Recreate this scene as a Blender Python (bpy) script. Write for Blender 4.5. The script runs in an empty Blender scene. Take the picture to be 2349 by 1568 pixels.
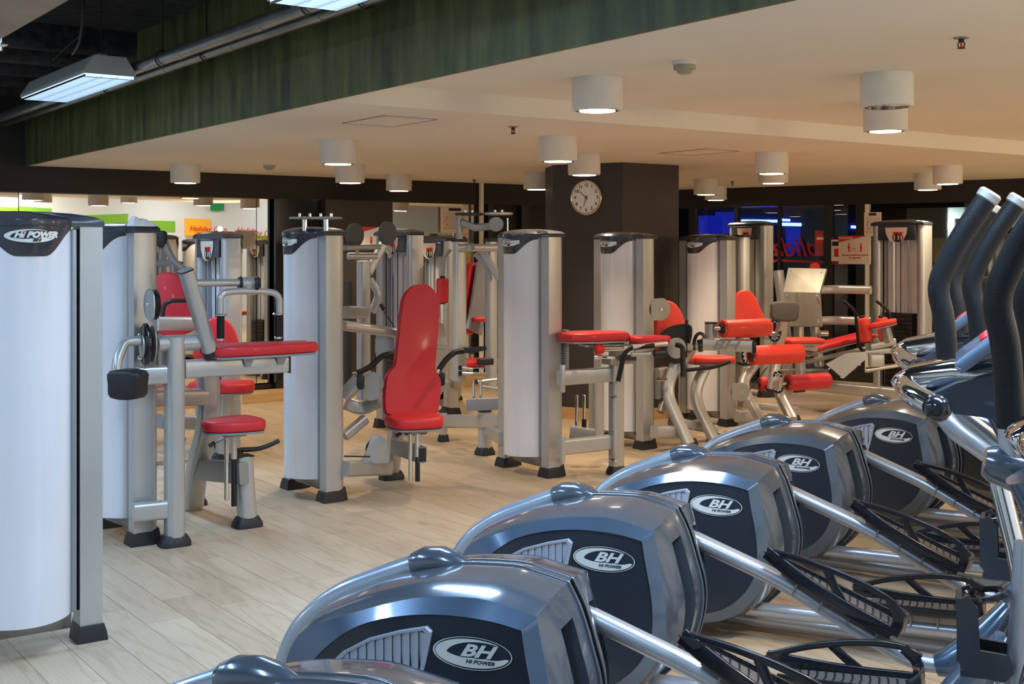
import bpy, math, random
from mathutils import Vector, Matrix
random.seed(7)
S = bpy.context.scene
COL = S.collection
pi = math.pi

# ------------------------------------------------------------------ camera
F, CX, HY, HC = 2850.0, 1174.5, 576.0, 1.6       # focal length in px, principal column, horizon row, eye height
cd = bpy.data.cameras.new('camera')
cam = bpy.data.objects.new('camera', cd); COL.objects.link(cam)
cam.location = (0, 0, HC); cam.rotation_euler = (pi/2, 0, 0)
cd.sensor_width = 36.0; cd.lens = 36.0*F/2349.0
cd.shift_y = -(784-HY)/2349.0
cd.clip_start = .05; cd.clip_end = 100
S.camera = cam
# ------------------------------------------------------------------ world, exposure
w = bpy.data.worlds.new('world'); S.world = w; w.use_nodes = True
w.node_tree.nodes['Background'].inputs[0].default_value = (.55, .62, .8, 1)
w.node_tree.nodes['Background'].inputs[1].default_value = .05
S.view_settings.view_transform = 'Standard'; S.view_settings.look = 'None'
S.view_settings.gamma = 1.0; S.view_settings.exposure = 0.0
S.view_settings.use_curve_mapping = False
S.cycles.diffuse_bounces = 6; S.cycles.max_bounces = 12
try: S.cycles.sample_clamp_indirect = 8
except Exception: pass
WARM_W, COOL_W, FILL_W = 100.0, 88.0, 78.0
WARM_C, COOL_C = (1.0, .77, .50), (.50, .72, 1.0)

U = Vector((.816, .578, 0)); V = Vector((-.578, .816, 0)); Z = Vector((0, 0, 1))

def P(px, py, d):
    return Vector(((px-CX)/F*d, d, HC-(py-HY)/F*d))
def onfloor(px, py, z=0):
    d = F*(HC-z)/(py-HY); return Vector(((px-CX)/F*d, d, z))

def area(name, loc, tgt, sx, sy, power, color, spread=pi):
    l = bpy.data.lights.new(name, 'AREA'); l.shape = 'RECTANGLE'; l.size = sx; l.size_y = sy
    l.energy = power; l.color = color; l.spread = spread
    o = bpy.data.objects.new(name, l); COL.objects.link(o); o.location = loc
    o.rotation_euler = (Vector(tgt)-Vector(loc)).to_track_quat('-Z', 'Y').to_euler()
    return o

# ------------------------------------------------------------------ materials
MATS = {}
def mat(name, color, rough=.5, metal=0.0, emit=None, estr=0, coat=0.0, trans=0.0, alpha=1.0, noise=None, bump=0.0, bscale=200, ior=1.45, spec=.5):
    m = bpy.data.materials.new(name); m.use_nodes = True; nt = m.node_tree; b = nt.nodes['Principled BSDF']
    b.inputs['Base Color'].default_value = (*color, 1); b.inputs['Roughness'].default_value = rough
    b.inputs['Metallic'].default_value = metal; b.inputs['Coat Weight'].default_value = coat
    b.inputs['Coat Roughness'].default_value = .08; b.inputs['IOR'].default_value = ior
    b.inputs['Specular IOR Level'].default_value = spec
    b.inputs['Transmission Weight'].default_value = trans
    if emit: b.inputs['Emission Color'].default_value = (*emit, 1); b.inputs['Emission Strength'].default_value = estr
    tc = nt.nodes.new('ShaderNodeTexCoord')
    if noise:                    # (scale, amount, stretch)
        mp = nt.nodes.new('ShaderNodeMapping'); mp.inputs['Scale'].default_value = noise[2]
        n = nt.nodes.new('ShaderNodeTexNoise'); n.inputs['Scale'].default_value = noise[0]; n.inputs['Detail'].default_value = 6
        mx = nt.nodes.new('ShaderNodeMix'); mx.data_type = 'RGBA'
        mx.inputs[6].default_value = (*color, 1); mx.inputs[7].default_value = (*[c*noise[1] for c in color], 1)
        nt.links.new(tc.outputs['Object'], mp.inputs[0]); nt.links.new(mp.outputs[0], n.inputs['Vector'])
        rp = nt.nodes.new('ShaderNodeMapRange'); rp.inputs[1].default_value = .38; rp.inputs[2].default_value = .65
        nt.links.new(n.outputs['Fac'], rp.inputs[0]); nt.links.new(rp.outputs[0], mx.inputs[0]); nt.links.new(mx.outputs[2], b.inputs['Base Color'])
    if bump:
        n2 = nt.nodes.new('ShaderNodeTexNoise'); n2.inputs['Scale'].default_value = bscale; n2.inputs['Detail'].default_value = 3
        bp = nt.nodes.new('ShaderNodeBump'); bp.inputs['Strength'].default_value = bump; bp.inputs['Distance'].default_value = .01
        nt.links.new(tc.outputs['Object'], n2.inputs['Vector']); nt.links.new(n2.outputs['Fac'], bp.inputs['Height']); nt.links.new(bp.outputs[0], b.inputs['Normal'])
    MATS[name] = m; return m
silver = mat('silver_paint', (.50, .50, .495), .34, .55, noise=(2, .93, (1, 1, 1)))
silverD = mat('dull_silver', (.33, .325, .31), .42, .5, noise=(3, .9, (1, 1, 1)))
steel = mat('brushed_steel', (.36, .35, .32), .5, .5, noise=(6, .75, (1, 1, .3)))
chrome = mat('chrome', (.75, .75, .76), .08, 1.0)
shroudM = mat('pearl_shroud', (.73, .735, .78), .24, .0, coat=.5, noise=(2.2, .94, (6, 6, .35)))
stripM = mat('grey_strip', (.27, .28, .31), .3, .3)
capM = mat('cap_plastic', (.040, .044, .060), .27, .15, coat=.4)
black = mat('black_rubber', (.014, .014, .017), .45, bump=.1)
blackG = mat('black_gloss', (.010, .011, .015), .17, coat=.3)
foam = mat('foam_grip', (.004, .004, .005), .42, spec=.35, bump=.25, bscale=400)
padgrey = mat('grey_foam', (.085, .08, .072), .7, bump=.2)
red = mat('red_vinyl', (.58, .018, .028), .5, coat=.12, bump=.12, bscale=260)
redO = mat('red_vinyl_bright', (.74, .045, .03), .48, coat=.12, bump=.12, bscale=260)
redD = mat('red_vinyl_dark', (.38, .01, .014), .35)
white = mat('white_paint', (.80, .78, .74), .55)
lampM = mat('lamp_housing', (.72, .70, .66), .45, noise=(9, .93, (1, 1, 1)))
ceilM = mat('ceiling_plaster', (.80, .745, .655), .85, noise=(.6, .93, (1, 1, 1)), bump=.05, bscale=40)
blackW = mat('black_wall', (.017, .014, .012), .6, bump=.1, bscale=60)
columnM = mat('charcoal_column', (.038, .030, .028), .5, bump=.12, bscale=150)
brownW = mat('brown_wall', (.10, .055, .03), .6)
glowW = mat('lamp_glow_warm', (1, .9, .7), .4, emit=(1, .88, .68), estr=14)
glowC = mat('lamp_glow_cool', (.9, .95, 1), .4, emit=(.42, .68, 1), estr=1.5)
blueN = mat('blue_neon', (.1, .2, 1), .4, emit=(.06, .13, 1), estr=14)
blueP = mat('blue_panel', (.01, .02, .3), .4, emit=(.006, .03, .9), estr=.3)
darkB = mat('night_room', (.008, .009, .025), .6)
wallW = mat('white_wall', (.80, .80, .78), .7)
greenW = mat('green_band', (.22, .50, .03), .6)
frameM = mat('door_frame_black', (.014, .013, .013), .35)
signG = mat('exit_green', (.01, .22, .06), .5, emit=(.01, .22, .06), estr=.4)
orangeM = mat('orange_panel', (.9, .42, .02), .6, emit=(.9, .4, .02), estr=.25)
redI = mat('red_ink', (.70, .02, .02), .5)
redN = mat('red_lettering', (.30, .006, .03), .6)
paperM = mat('poster_paper', (.78, .66, .56), .6)
inkM = mat('dark_ink', (.03, .025, .025), .6)
limeM = mat('lime_print', (.5, .55, .03), .6); orM = mat('orange_print', (.85, .25, .05), .6); blM = mat('blue_print', (.08, .22, .35), .6)
towelM = mat('white_cloth', (.86, .87, .9), .9, bump=.4, bscale=90)
goldM = mat('clock_rim', (.62, .52, .38), .2, .9)
clockM = mat('clock_face', (.80, .79, .78), .4)
ductM = mat('duct_metal', (.42, .43, .44), .4, .6, noise=(3, .8, (1, 1, 1)))
pipeM = mat('pipe_metal', (.36, .38, .38), .25, .85, noise=(5, .7, (1, 1, 1)))
foamC = mat('sprayed_ceiling', (.028, .030, .038), .9, noise=(14, .3, (1, 1, 1)), bump=1.0, bscale=18)
fixM = mat('fixture_shell', (.50, .52, .52), .35, .5)
# elliptical paints
eTop = mat('slate_gloss', (.085, .105, .135), .22, .45, coat=.9)
eBand = mat('blue_grey_paint', (.075, .115, .175), .26, .5, coat=.8)
ePanel = mat('slate_panel', (.030, .038, .054), .36, .35, coat=.3, bump=.03, bscale=500)
eVent = mat('vent_plastic', (.34, .38, .46), .35)
eTube = mat('pale_tube', (.36, .42, .50), .24, .6, coat=.5)
armM = mat('arm_tube', (.44, .47, .53), .28, .6)
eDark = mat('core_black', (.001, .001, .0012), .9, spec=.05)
logoL = mat('logo_silver', (.72, .75, .74), .35, .2)
logoD = mat('logo_dark', (.02, .03, .045), .3)
logoR = mat('logo_red', (.6, .02, .03), .4)
treadM = mat('pedal_tread', (.10, .085, .075), .7)
screenM = mat('console_face', (.10, .14, .21), .2, coat=.6)
glassM = mat('glass', (.9, .95, .95), .0, 0, trans=1.0)
woodTrim = mat('wood_trim', (.55, .34, .15), .5, noise=(3, .8, (1, 1, 12)))

# mirror: very slightly wavy silvered glass
mirM = mat('mirror_glass', (.80, .80, .76), .0, 1.0)
nt = mirM.node_tree; b = nt.nodes['Principled BSDF']
tc = nt.nodes.new('ShaderNodeTexCoord'); nn = nt.nodes.new('ShaderNodeTexNoise'); nn.inputs['Scale'].default_value = .8; nn.inputs['Detail'].default_value = 0
bp = nt.nodes.new('ShaderNodeBump'); bp.inputs['Strength'].default_value = .12; bp.inputs['Distance'].default_value = .05
nt.links.new(tc.outputs['Object'], nn.inputs['Vector']); nt.links.new(nn.outputs['Fac'], bp.inputs['Height']); nt.links.new(bp.outputs[0], b.inputs['Normal'])

# green painted fascia: vertical drips and scuffs
fasM = mat('green_fascia', (.05, .085, .022), .5)
nt = fasM.node_tree; b = nt.nodes['Principled BSDF']
tc = nt.nodes.new('ShaderNodeTexCoord'); mp = nt.nodes.new('ShaderNodeMapping'); mp.inputs['Scale'].default_value = (5, 5, .8)
nn = nt.nodes.new('ShaderNodeTexNoise'); nn.inputs['Scale'].default_value = 2; nn.inputs['Detail'].default_value = 8
rp = nt.nodes.new('ShaderNodeValToRGB'); rp.color_ramp.elements[0].position = .35; rp.color_ramp.elements[0].color = (.045, .054, .020, 1)
rp.color_ramp.elements[1].position = .68; rp.color_ramp.elements[1].color = (.125, .135, .048, 1)
nt.links.new(tc.outputs['Object'], mp.inputs[0]); nt.links.new(mp.outputs[0], nn.inputs['Vector']); nt.links.new(nn.outputs['Fac'], rp.inputs[0]); nt.links.new(rp.outputs[0], b.inputs['Base Color'])

# oak plank: grain along local X, each plank its own figure by object info
def oak():
    m = bpy.data.materials.new('oak_plank'); m.use_nodes = True; nt = m.node_tree; b = nt.nodes['Principled BSDF']
    N = nt.nodes.new; L = nt.links.new
    tc = N('ShaderNodeTexCoord'); at = N('ShaderNodeAttribute'); at.attribute_name = 'pid'
    mp = N('ShaderNodeMapping'); mp.inputs['Scale'].default_value = (1.1, 7.5, 1); cb = N('ShaderNodeCombineXYZ')
    mu = N('ShaderNodeMath'); mu.operation = 'MULTIPLY'; mu.inputs[1].default_value = 37.0
    L(at.outputs['Fac'], mu.inputs[0]); L(mu.outputs[0], cb.inputs[2]); L(mu.outputs[0], cb.inputs[0])
    uv = N('ShaderNodeUVMap'); uv.uv_map = 'grain'
    ad = N('ShaderNodeVectorMath'); ad.operation = 'ADD'; L(uv.outputs[0], mp.inputs[0]); L(mp.outputs[0], ad.inputs[0]); L(cb.outputs[0], ad.inputs[1])
    n1 = N('ShaderNodeTexNoise'); n1.inputs['Scale'].default_value = 1.3; n1.inputs['Detail'].default_value = 2; L(ad.outputs[0], n1.inputs['Vector'])
    mm = N('ShaderNodeMath'); mm.operation = 'MULTIPLY'; mm.inputs[1].default_value = 26.0; L(n1.outputs['Fac'], mm.inputs[0])
    si = N('ShaderNodeMath'); si.operation = 'SINE'; L(mm.outputs[0], si.inputs[0])
    mp2 = N('ShaderNodeMapping'); mp2.inputs['Scale'].default_value = (4, 90, 1); L(uv.outputs[0], mp2.inputs[0])
    n2 = N('ShaderNodeTexNoise'); n2.inputs['Scale'].default_value = 1.5; n2.inputs['Detail'].default_value = 5; L(mp2.outputs[0], n2.inputs['Vector'])
    r1 = N('ShaderNodeMapRange'); r1.inputs[1].default_value = .55; r1.inputs[2].default_value = 1.0; r1.inputs[3].default_value = 0; r1.inputs[4].default_value = .26; L(si.outputs[0], r1.inputs[0])
    r2 = N('ShaderNodeMapRange'); r2.inputs[1].default_value = .45; r2.inputs[2].default_value = .75; r2.inputs[3].default_value = 0; r2.inputs[4].default_value = .35; L(n2.outputs['Fac'], r2.inputs[0])
    r3 = N('ShaderNodeMapRange'); r3.inputs[3].default_value = 0; r3.inputs[4].default_value = .32; L(at.outputs['Fac'], r3.inputs[0])
    a1 = N('ShaderNodeMath'); a1.operation = 'ADD'; L(r1.outputs[0], a1.inputs[0]); L(r2.outputs[0], a1.inputs[1])
    a2 = N('ShaderNodeMath'); a2.operation = 'ADD'; a2.use_clamp = True; L(a1.outputs[0], a2.inputs[0]); L(r3.outputs[0], a2.inputs[1])
    mx = N('ShaderNodeMix'); mx.data_type = 'RGBA'; mx.inputs[6].default_value = (.53, .425, .305, 1); mx.inputs[7].default_value = (.30, .215, .135, 1)
    L(a2.outputs[0], mx.inputs[0]); L(mx.outputs[2], b.inputs['Base Color'])
    b.inputs['Roughness'].default_value = .38; b.inputs['Specular IOR Level'].default_value = .45
    return m
oakM = oak(); jointM = mat('plank_joint', (.16, .11, .07), .8)

# ------------------------------------------------------------------ mesh building
ORG = {}
def tag(o, label=None, cat=None, group=None, kind=None):
    if label: o['label'] = label
    if cat: o['category'] = cat
    if group: o['group'] = group
    if kind: o['kind'] = kind
    return o
def thing(name, label, cat, loc, rz=0, group=None):
    o = bpy.data.objects.new(name, None); COL.objects.link(o); o.location = loc; o.rotation_euler = (0, 0, rz)
    o.empty_display_size = .1; ORG[o.name] = Vector(loc) if rz == 0 else Vector((0, 0, 0)); return tag(o, label, cat, group)

class MB:
    def __init__(s): s.v = []; s.f = []
    def add(s, vs, fs):
        n = len(s.v); s.v += [Vector(v) for v in vs]; s.f += [tuple(i+n for i in f) for f in fs]; return s
    def build(s, name, m, parent=None, ang=35, org=None):
        me = bpy.data.meshes.new(name)
        o0 = org if org is not None else (ORG.get(parent.name, Vector((0, 0, 0))) if parent else Vector((0, 0, 0)))
        me.from_pydata([tuple(v-o0) for v in s.v], [], s.f); me.validate(); me.update()
        for p in me.polygons: p.use_smooth = True
        me.set_sharp_from_angle(angle=math.radians(ang)); me.materials.append(m)
        o = bpy.data.objects.new(name, me); COL.objects.link(o)
        if org is not None and parent is None: o.location = org
        if parent: o.parent = parent; ORG[o.name] = o0
        else: ORG[o.name] = o0
        return o
    # --- shapes
    def hexa(s, c):        # 8 corners: bottom 4 (ccw) then top 4
        return s.add(c, [(3, 2, 1, 0), (4, 5, 6, 7), (0, 1, 5, 4), (1, 2, 6, 5), (2, 3, 7, 6), (3, 0, 4, 7)])
    def box(s, c, ax, ay, az, sx, sy, sz, bev=0):   # centre, unit axes, full sizes
        c = Vector(c); ax = Vector(ax)*sx/2; ay = Vector(ay)*sy/2; az = Vector(az)*sz/2
        if bev <= 0:
            return s.hexa([c-ax-ay-az, c+ax-ay-az, c+ax+ay-az, c-ax+ay-az, c-ax-ay+az, c+ax-ay+az, c+ax+ay+az, c-ax+ay+az])
        hx, hy = sx/2, sy/2
        return s.slab(rrect(sx, sy, min(bev*1.5, hx*.9, hy*.9)), c-az, ax/hx, ay/hy, az*2/sz, sz, bev)
    def slab(s, outline, c, ax, ay, az, th, bev=0, bul=0):   # outline (x,y) list ccw in plane ax,ay; extruded th along az from c
        c, ax, ay, az = Vector(c), Vector(ax), Vector(ay), Vector(az)
        n = len(outline); mx = sum(p[0] for p in outline)/n; my = sum(p[1] for p in outline)/n
        if bev > 0:
            k = 3; lv = [(bev*(1-math.sin(i*pi/2/k)), bev*(1-math.cos(i*pi/2/k))) for i in range(k+1)]   # inset, height
            rings = lv + [(ins, th-h) for ins, h in reversed(lv)]
        else: rings = [(0, 0), (0, th)]
        out = []
        for ins, h in rings:
            for i in range(n):
                x, y = outline[i]
                if ins > 1e-9:
                    x0, y0 = outline[i-1]; x1, y1 = outline[(i+1) % n]
                    tx, ty = x1-x0, y1-y0; l = math.hypot(tx, ty) or 1
                    x, y = x-ty/l*ins, y+tx/l*ins
                out.append(c+ax*x+ay*y+az*h)
        m = len(rings); fs = []
        for r in range(m-1):
            for i in range(n):
                j = (i+1) % n; fs.append((r*n+i, r*n+j, (r+1)*n+j, (r+1)*n+i))
        cb = len(out); out.append(c+ax*mx+ay*my-az*bul*0); ct = len(out); out.append(c+ax*mx+ay*my+az*(th+bul))
        for i in range(n):
            j = (i+1) % n; fs.append((j, i, cb)); fs.append(((m-1)*n+i, (m-1)*n+j, ct))
        return s.add(out, fs)
    def prof(s, outline, c, ax, ay, az, th):   # non-convex flat prism (ngon caps)
        c, ax, ay, az = Vector(c), Vector(ax), Vector(ay), Vector(az); n = len(outline)
        vs = [c+ax*x+ay*y for x, y in outline]+[c+ax*x+ay*y+az*th for x, y in outline]
        return s.add(vs, [tuple(reversed(range(n))), tuple(range(n, 2*n))]+[(i, (i+1) % n, n+(i+1) % n, n+i) for i in range(n)])
    def sweep(s, pts, sec, up=None, cap=True, scale=None):
        pts = [Vector(p) for p in pts]; n = len(sec); out = []; up = Vector(up) if up else Z.copy()
        prev = None
        for i, p in enumerate(pts):
            t = (pts[min(i+1, len(pts)-1)]-pts[max(i-1, 0)]).normalized()
            if prev is None:
                u0 = up if abs(t.dot(up)) < .95 else (U if abs(t.dot(U)) < .9 else V)
                b = (u0-t*u0.dot(t)).normalized()
            else:
                b = prev-t*prev.dot(t); b = b.normalized()
            prev = b; a = t.cross(b)
            k = scale[i] if scale else 1
            out += [p+a*x*k+b*y*k for x, y in sec]
        fs = [(r*n+i, r*n+(i+1) % n, (r+1)*n+(i+1) % n, (r+1)*n+i) for r in range(len(pts)-1) for i in range(n)]
        if cap: fs += [tuple(reversed(range(n))), tuple(range((len(pts)-1)*n, len(pts)*n))]
        return s.add(out, fs)
    def tube(s, pts, r, fr=0, n=12, cap=True):
        return s.sweep(fillet(pts, fr) if fr else pts, [(r*math.cos(2*pi*i/n), r*math.sin(2*pi*i/n)) for i in range(n)], cap=cap)
    def bar(s, pts, wd, ht, fr=0, rr=.25, up=None):
        return s.sweep(fillet(pts, fr) if fr else pts, rrect(wd, ht, min(wd, ht)*rr, 3), up=up)
    def lathe(s, c, ax, prof, n=24):      # prof list (r, h) along axis
        c = Vector(c); ax = Vector(ax).normalized(); e = Z if abs(ax.dot(Z)) < .9 else U
        a = (e-ax*e.dot(ax)).normalized(); b = ax.cross(a); out = []
        for r, h in prof:
            out += [c+ax*h+(a*math.cos(2*pi*i/n)+b*math.sin(2*pi*i/n))*max(r, 1e-5) for i in range(n)]
        m = len(prof); fs = [(q*n+i, q*n+(i+1) % n, (q+1)*n+(i+1) % n, (q+1)*n+i) for q in range(m-1) for i in range(n)]
        fs += [tuple(reversed(range(n))), tuple(range((m-1)*n, m*n))]
        return s.add(out, fs)
    def cyl(s, a, b, r, n=16, bev=.15):
        a = Vector(a); b = Vector(b); L = (b-a).length; e = min(r*bev, L/3)
        return s.lathe(a, b-a, [(r-e, 0), (r, e), (r, L-e), (r-e, L)], n)
    def ball(s, c, r, n=20): return s.lathe(c, Z, [(r*math.sin(pi*i/10), -r*math.cos(pi*i/10)) for i in range(11)], n)

def rrect(w_, h_, r, k=4):
    r = min(r, w_/2*.999, h_/2*.999); o = []
    for cx, cy, a0 in ((w_/2-r, h_/2-r, 0), (-w_/2+r, h_/2-r, 90), (-w_/2+r, -h_/2+r, 180), (w_/2-r, -h_/2+r, 270)):
        for i in range(k+1):
            a = math.radians(a0+90*i/k); o.append((cx+r*math.cos(a), cy+r*math.sin(a)))
    return o
def ell(a, b, n=28, x=0, y=0): return [(x+a*math.cos(2*pi*i/n), y+b*math.sin(2*pi*i/n)) for i in range(n)]
def fillet(pts, r, k=5):
    pts = [Vector(p) for p in pts]; out = [pts[0]]
    for i in range(1, len(pts)-1):
        p = pts[i]; a = pts[i-1]-p; b = pts[i+1]-p; d = min(r, a.length*.48, b.length*.48)
        s0 = p+a.normalized()*d; s1 = p+b.normalized()*d
        for j in range(k+1):
            t = j/k; out.append(s0*(1-t)**2+p*2*t*(1-t)+s1*t*t)
    out.append(pts[-1]); return out
def smooth_closed(pts, k=4):          # catmull-rom through outline points
    n = len(pts); o = []
    for i in range(n):
        p0, p1, p2, p3 = [Vector((*pts[(i+j-1) % n], 0)) for j in range(4)]
        for q in range(k):
            t = q/k; v = .5*((2*p1)+(p2-p0)*t+(2*p0-5*p1+4*p2-p3)*t*t+(3*p1-p0-3*p2+p3)*t**3); o.append((v.x, v.y))
    return o

# ------------------------------------------------------------------ lettering
TXT = {}
def text_geo(s, size, shear=0, off=0, align='CENTER', sx=1):
    key = (s, size, shear, off, align, sx)
    if key in TXT: return TXT[key]
    c = bpy.data.curves.new('t', 'FONT'); c.body = s; c.size = size; c.shear = shear; c.offset = off; c.align_x = align; c.align_y = 'CENTER'; c.resolution_u = 3
    o = bpy.data.objects.new('t', c); COL.objects.link(o)
    dg = bpy.context.evaluated_depsgraph_get(); me = o.evaluated_get(dg).to_mesh()
    r = ([(v.co.x*sx, v.co.y) for v in me.vertices], [tuple(p.vertices) for p in me.polygons])
    o.evaluated_get(dg).to_mesh_clear(); bpy.data.objects.remove(o); bpy.data.curves.remove(c)
    TXT[key] = r; return r
def put(mb, geo, fn, d=0):
    vs, fs = geo; mb.add([fn(x, y, d) for x, y in vs], fs)
def plane_fn(c, ax, ay):
    c, ax, ay = Vector(c), Vector(ax), Vector(ay); nz = ax.cross(ay)
    return lambda x, y, d: c+ax*x+ay*y+nz*d
def crescent(A, B, t0, t1, kf, n=40):
    vs = []; fs = []
    for i in range(n+1):
        t = t0+(t1-t0)*i/n; k = kf(i/n); a = math.radians(t)
        vs.append((A*math.cos(a), B*math.sin(a))); vs.append((A*math.cos(a)*(1-k)+A*k*.25, B*math.sin(a)*(1-k)))
    for i in range(n): fs.append((2*i, 2*i+1, 2*i+3, 2*i+2))
    return vs, fs
def disc_geo(A, B, n=36):
    return [(0, 0)]+ell(A, B, n), [(0, i+1, (i+1) % n+1) for i in range(n)]

# ================================================================== SETTING
CL, CU = 2.43, 2.55                        # lower and upper ceiling height
W0 = Vector((-1.98, 14.0, 0))              # a point of the mirror wall
FA = Vector((-1.04, 6.9, 0))               # corner of fascia and step
def W(t, d=0, z=0): return W0+U*t-V*d+Z*z        # on the mirror wall: along, towards camera, height
def quadbox(mb, a, b, th, z0, z1):         # upright slab from a to b, thickness th towards (b-a) x Z
    a, b = Vector(a), Vector(b); t = (b-a).normalized(); n = t.cross(Z)*th
    mb.hexa([a+Z*z0, b+Z*z0, b+n+Z*z0, a+n+Z*z0, a+Z*z1, b+Z*z1, b+n+Z*z1, a+n+Z*z1]); return mb
def struct(mb, name, m, org=None):
    o = mb.build(name, m, org=org); o['kind'] = 'structure'; return o

# floor
fb = MB().box((0, 8, -.06), (1, 0, 0), (0, 1, 0), Z, 34, 42, .108)
floor = struct(fb, 'floor', jointM)
PL, PW = 1.22, .18
random.seed(3)
def plank_mesh(cells, name):
    me = bpy.data.meshes.new(name); vs = []; fs = []; uvs = []; pid = []
    for (a0, a1, b0, b1, r) in cells:      # a along V, b along U
        n = len(vs); g = .0011
        for z_, e in ((-.006, 0), (0, 0)):
            for a, b_ in ((a0+g, b0+g), (a1-g, b0+g), (a1-g, b1-g), (a0+g, b1-g)):
                p = V*a+U*b_; vs.append((p.x, p.y, z_)); pid.append(r)
        q = [(n+4, n+7, n+6, n+5), (n, n+4, n+5, n+1), (n+1, n+5, n+6, n+2), (n+2, n+6, n+7, n+3), (n+3, n+7, n+4, n)]
        fs += q
    me.from_pydata(vs, [], fs); at = me.attributes.new('pid', 'FLOAT', 'POINT')
    at.data.foreach_set('value', pid)
    uv = me.uv_layers.new(name='grain')
    for l in me.loops:
        c = me.vertices[l.vertex_index].co; uv.data[l.index].uv = (c.dot(V), c.dot(U))
    me.materials.append(oakM); return me
cells = []
for i in range(-45, 80):
    b0 = i*PW; off = random.random()*PL
    for j in range(-9, 22):
        a0 = j*PL+off; c = V*(a0+PL/2)+U*(b0+PW/2)
        if c.y < -9 or c.y > 23 or abs(c.x) > 13: continue
        vis = c.y > 2.5 and abs(c.x) < .46*c.y+.5 and (c-W0).dot(V) < .6
        big = 1e3 if not vis else c.y
        cells.append((big, (a0, a0+PL, b0, b0+PW, random.random())))
cells.sort(key=lambda q: q[0])
for k in range(290):
    o = bpy.data.objects.new('plank', plank_mesh([cells[k][1]], 'plank')); COL.objects.link(o); o.parent = floor
o = bpy.data.objects.new('plank_field', plank_mesh([c[1] for c in cells[290:]], 'plank_field')); COL.objects.link(o); o.parent = floor; o['kind'] = 'stuff'

# ceilings
SU = 13.0
mb = MB(); e1 = FA+V*7.5; 
mb.prof([(p.x, p.y) for p in (FA, FA+U*SU, FA+U*SU+V*9.2, FA+V*9.2)], (0, 0, CL), (1, 0, 0), (0, 1, 0), Z, .05)
struct(mb, 'ceiling', ceilM)
mb = MB(); mb.prof([(p.x, p.y) for p in (FA-V*4.1, FA-V*4.1+U*SU, FA+U*SU, FA)], (0, 0, CU), (1, 0, 0), (0, 1, 0), Z, .05)
struct(mb, 'ceiling_upper', ceilM)
mb = quadbox(MB(), FA, FA+U*SU, .03, CL, CU); struct(mb, 'trim_1', ceilM)                    # the step between them
mb = MB().box(FA-U*.013+V*1.25+Z*((CL-.002+3.25)/2), U, V, Z, .022, 11.0, 3.25-CL+.002); struct(mb, 'trim_2', fasM)
mb = MB().box((0, 6, 3.30), (1, 0, 0), (0, 1, 0), Z, 30, 40, .1); struct(mb, 'ceiling_high', foamC)
# ribs of the sprayed ceiling at upper left
mb = MB()
for k in range(9):
    c = P(40, -30, 9)+U*(-1.2)+V*(k*.75); mb.bar([c+U*(-3)+Z*(3.2-c.z), c+U*3.2+Z*(3.2-c.z)], .22, .25)
struct(mb, 'trim_3', foamC)

# mirror wall
mb = quadbox(MB(), W(-9, .0), W(4.98, .0), -.1, CL-.255, 3.25); struct(mb, 'wall_mirror_beam', blackW).name = 'trim_4'
TB = CL-.255
mb = quadbox(MB(), W(-9, -.14), W(4.98, -.14), -.1, 0, TB+.05); struct(mb, 'wall_back', blackW)
def tpx(px): k = (px-CX)/F; return (k*W0.y-W0.x)/(U.x-k*U.y)
def mirror_panel(t0, t1, z0=.16):
    a, b_ = W(t0+.004, -.1), W(t1-.004, -.1); mb = quadbox(MB(), a, b_, -.006, z0, TB+.04)
    return tag(mb.build('mirror', mirM, org=a.copy()), None, 'mirror')
mr = []
ts = [-6.6, -5.0, -3.4, tpx(597), tpx(632)]
for i, lb in enumerate(('tall wall mirror at the far left edge behind the nearest white weight tower', 'tall wall mirror reflecting white and green walls behind the left weight towers', 'tall wall mirror left of the thin seam, reflecting the red gym lettering', 'narrow wall mirror strip between the seam and the black panel')):
    o = mirror_panel(ts[i], ts[i+1]); o['label'] = lb; mr.append(o)
o = mirror_panel(tpx(891), tpx(1098)); o['label'] = 'wall mirror behind the centre machines with posters on it'
mb = quadbox(MB(), W(-9, -.09), W(tpx(1100), -.09), .03, 0, .15); struct(mb, 'baseboard_left', blackG)
mb = MB().box(W(-2.2, .18, .05), U, V, Z, 14, .36, .1); struct(mb, 'trim_5', woodTrim)
mb = quadbox(MB(), W(tpx(632), -.04), W(tpx(736), -.04), .05, .1, TB); struct(mb, 'trim_6', blackG)
# dark pillar in the mirror wall
mb = MB(); t0, t1 = tpx(736), tpx(889)
mb.box(W((t0+t1)/2, .02, TB/2+.05), U, V, Z, t1-t0, .2, TB-.1); o = tag(mb.build('pillar', columnM), 'dark wall pillar with a lit sheen behind the red shoulder press', 'pillar'); 
# post at the end of the mirror
mb = MB().box(W(tpx(1100), .04, 1.25), U, V, Z, .035, .05, 2.36); struct(mb, 'trim_7', white)

# the glass front: two runs meeting behind the column
G0 = Vector((2.09, 16.89, 0)); GD = Vector((.805, -.593, 0)); GN = Vector((-.593, -.805, 0))
def G(s, d=0, z=0): return G0+GD*s+GN*d+Z*z
def gpx(px): k = (px-CX)/F; return (k*G0.y-G0.x)/(GD.x-k*GD.y)
mb = quadbox(MB(), G(-.3, 0), G(9.5, 0), -.14, TB, 3.25); struct(mb, 'wall_front', blackW)
mb = quadbox(MB(), G(-.3, -.02), G(9.5, -.02), .1, 0, .12); struct(mb, 'baseboard_right', frameM)
n_ = 1
def mull(a, wd=.06, m=frameM, top=TB):
    global n_
    mb = MB().box(a+Z*(top/2), GD, GN, Z, wd, .07, top); struct(mb, 'window_%d' % n_, m); n_ += 1
for px, wd, m in ((1592, .10, frameM), (1692, .045, frameM), (1790, .03, frameM), (1902, .10, frameM), (1978, .12, frameM), (1992, .05, white)):
    mull(G(gpx(px), .02), wd, m)
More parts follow.
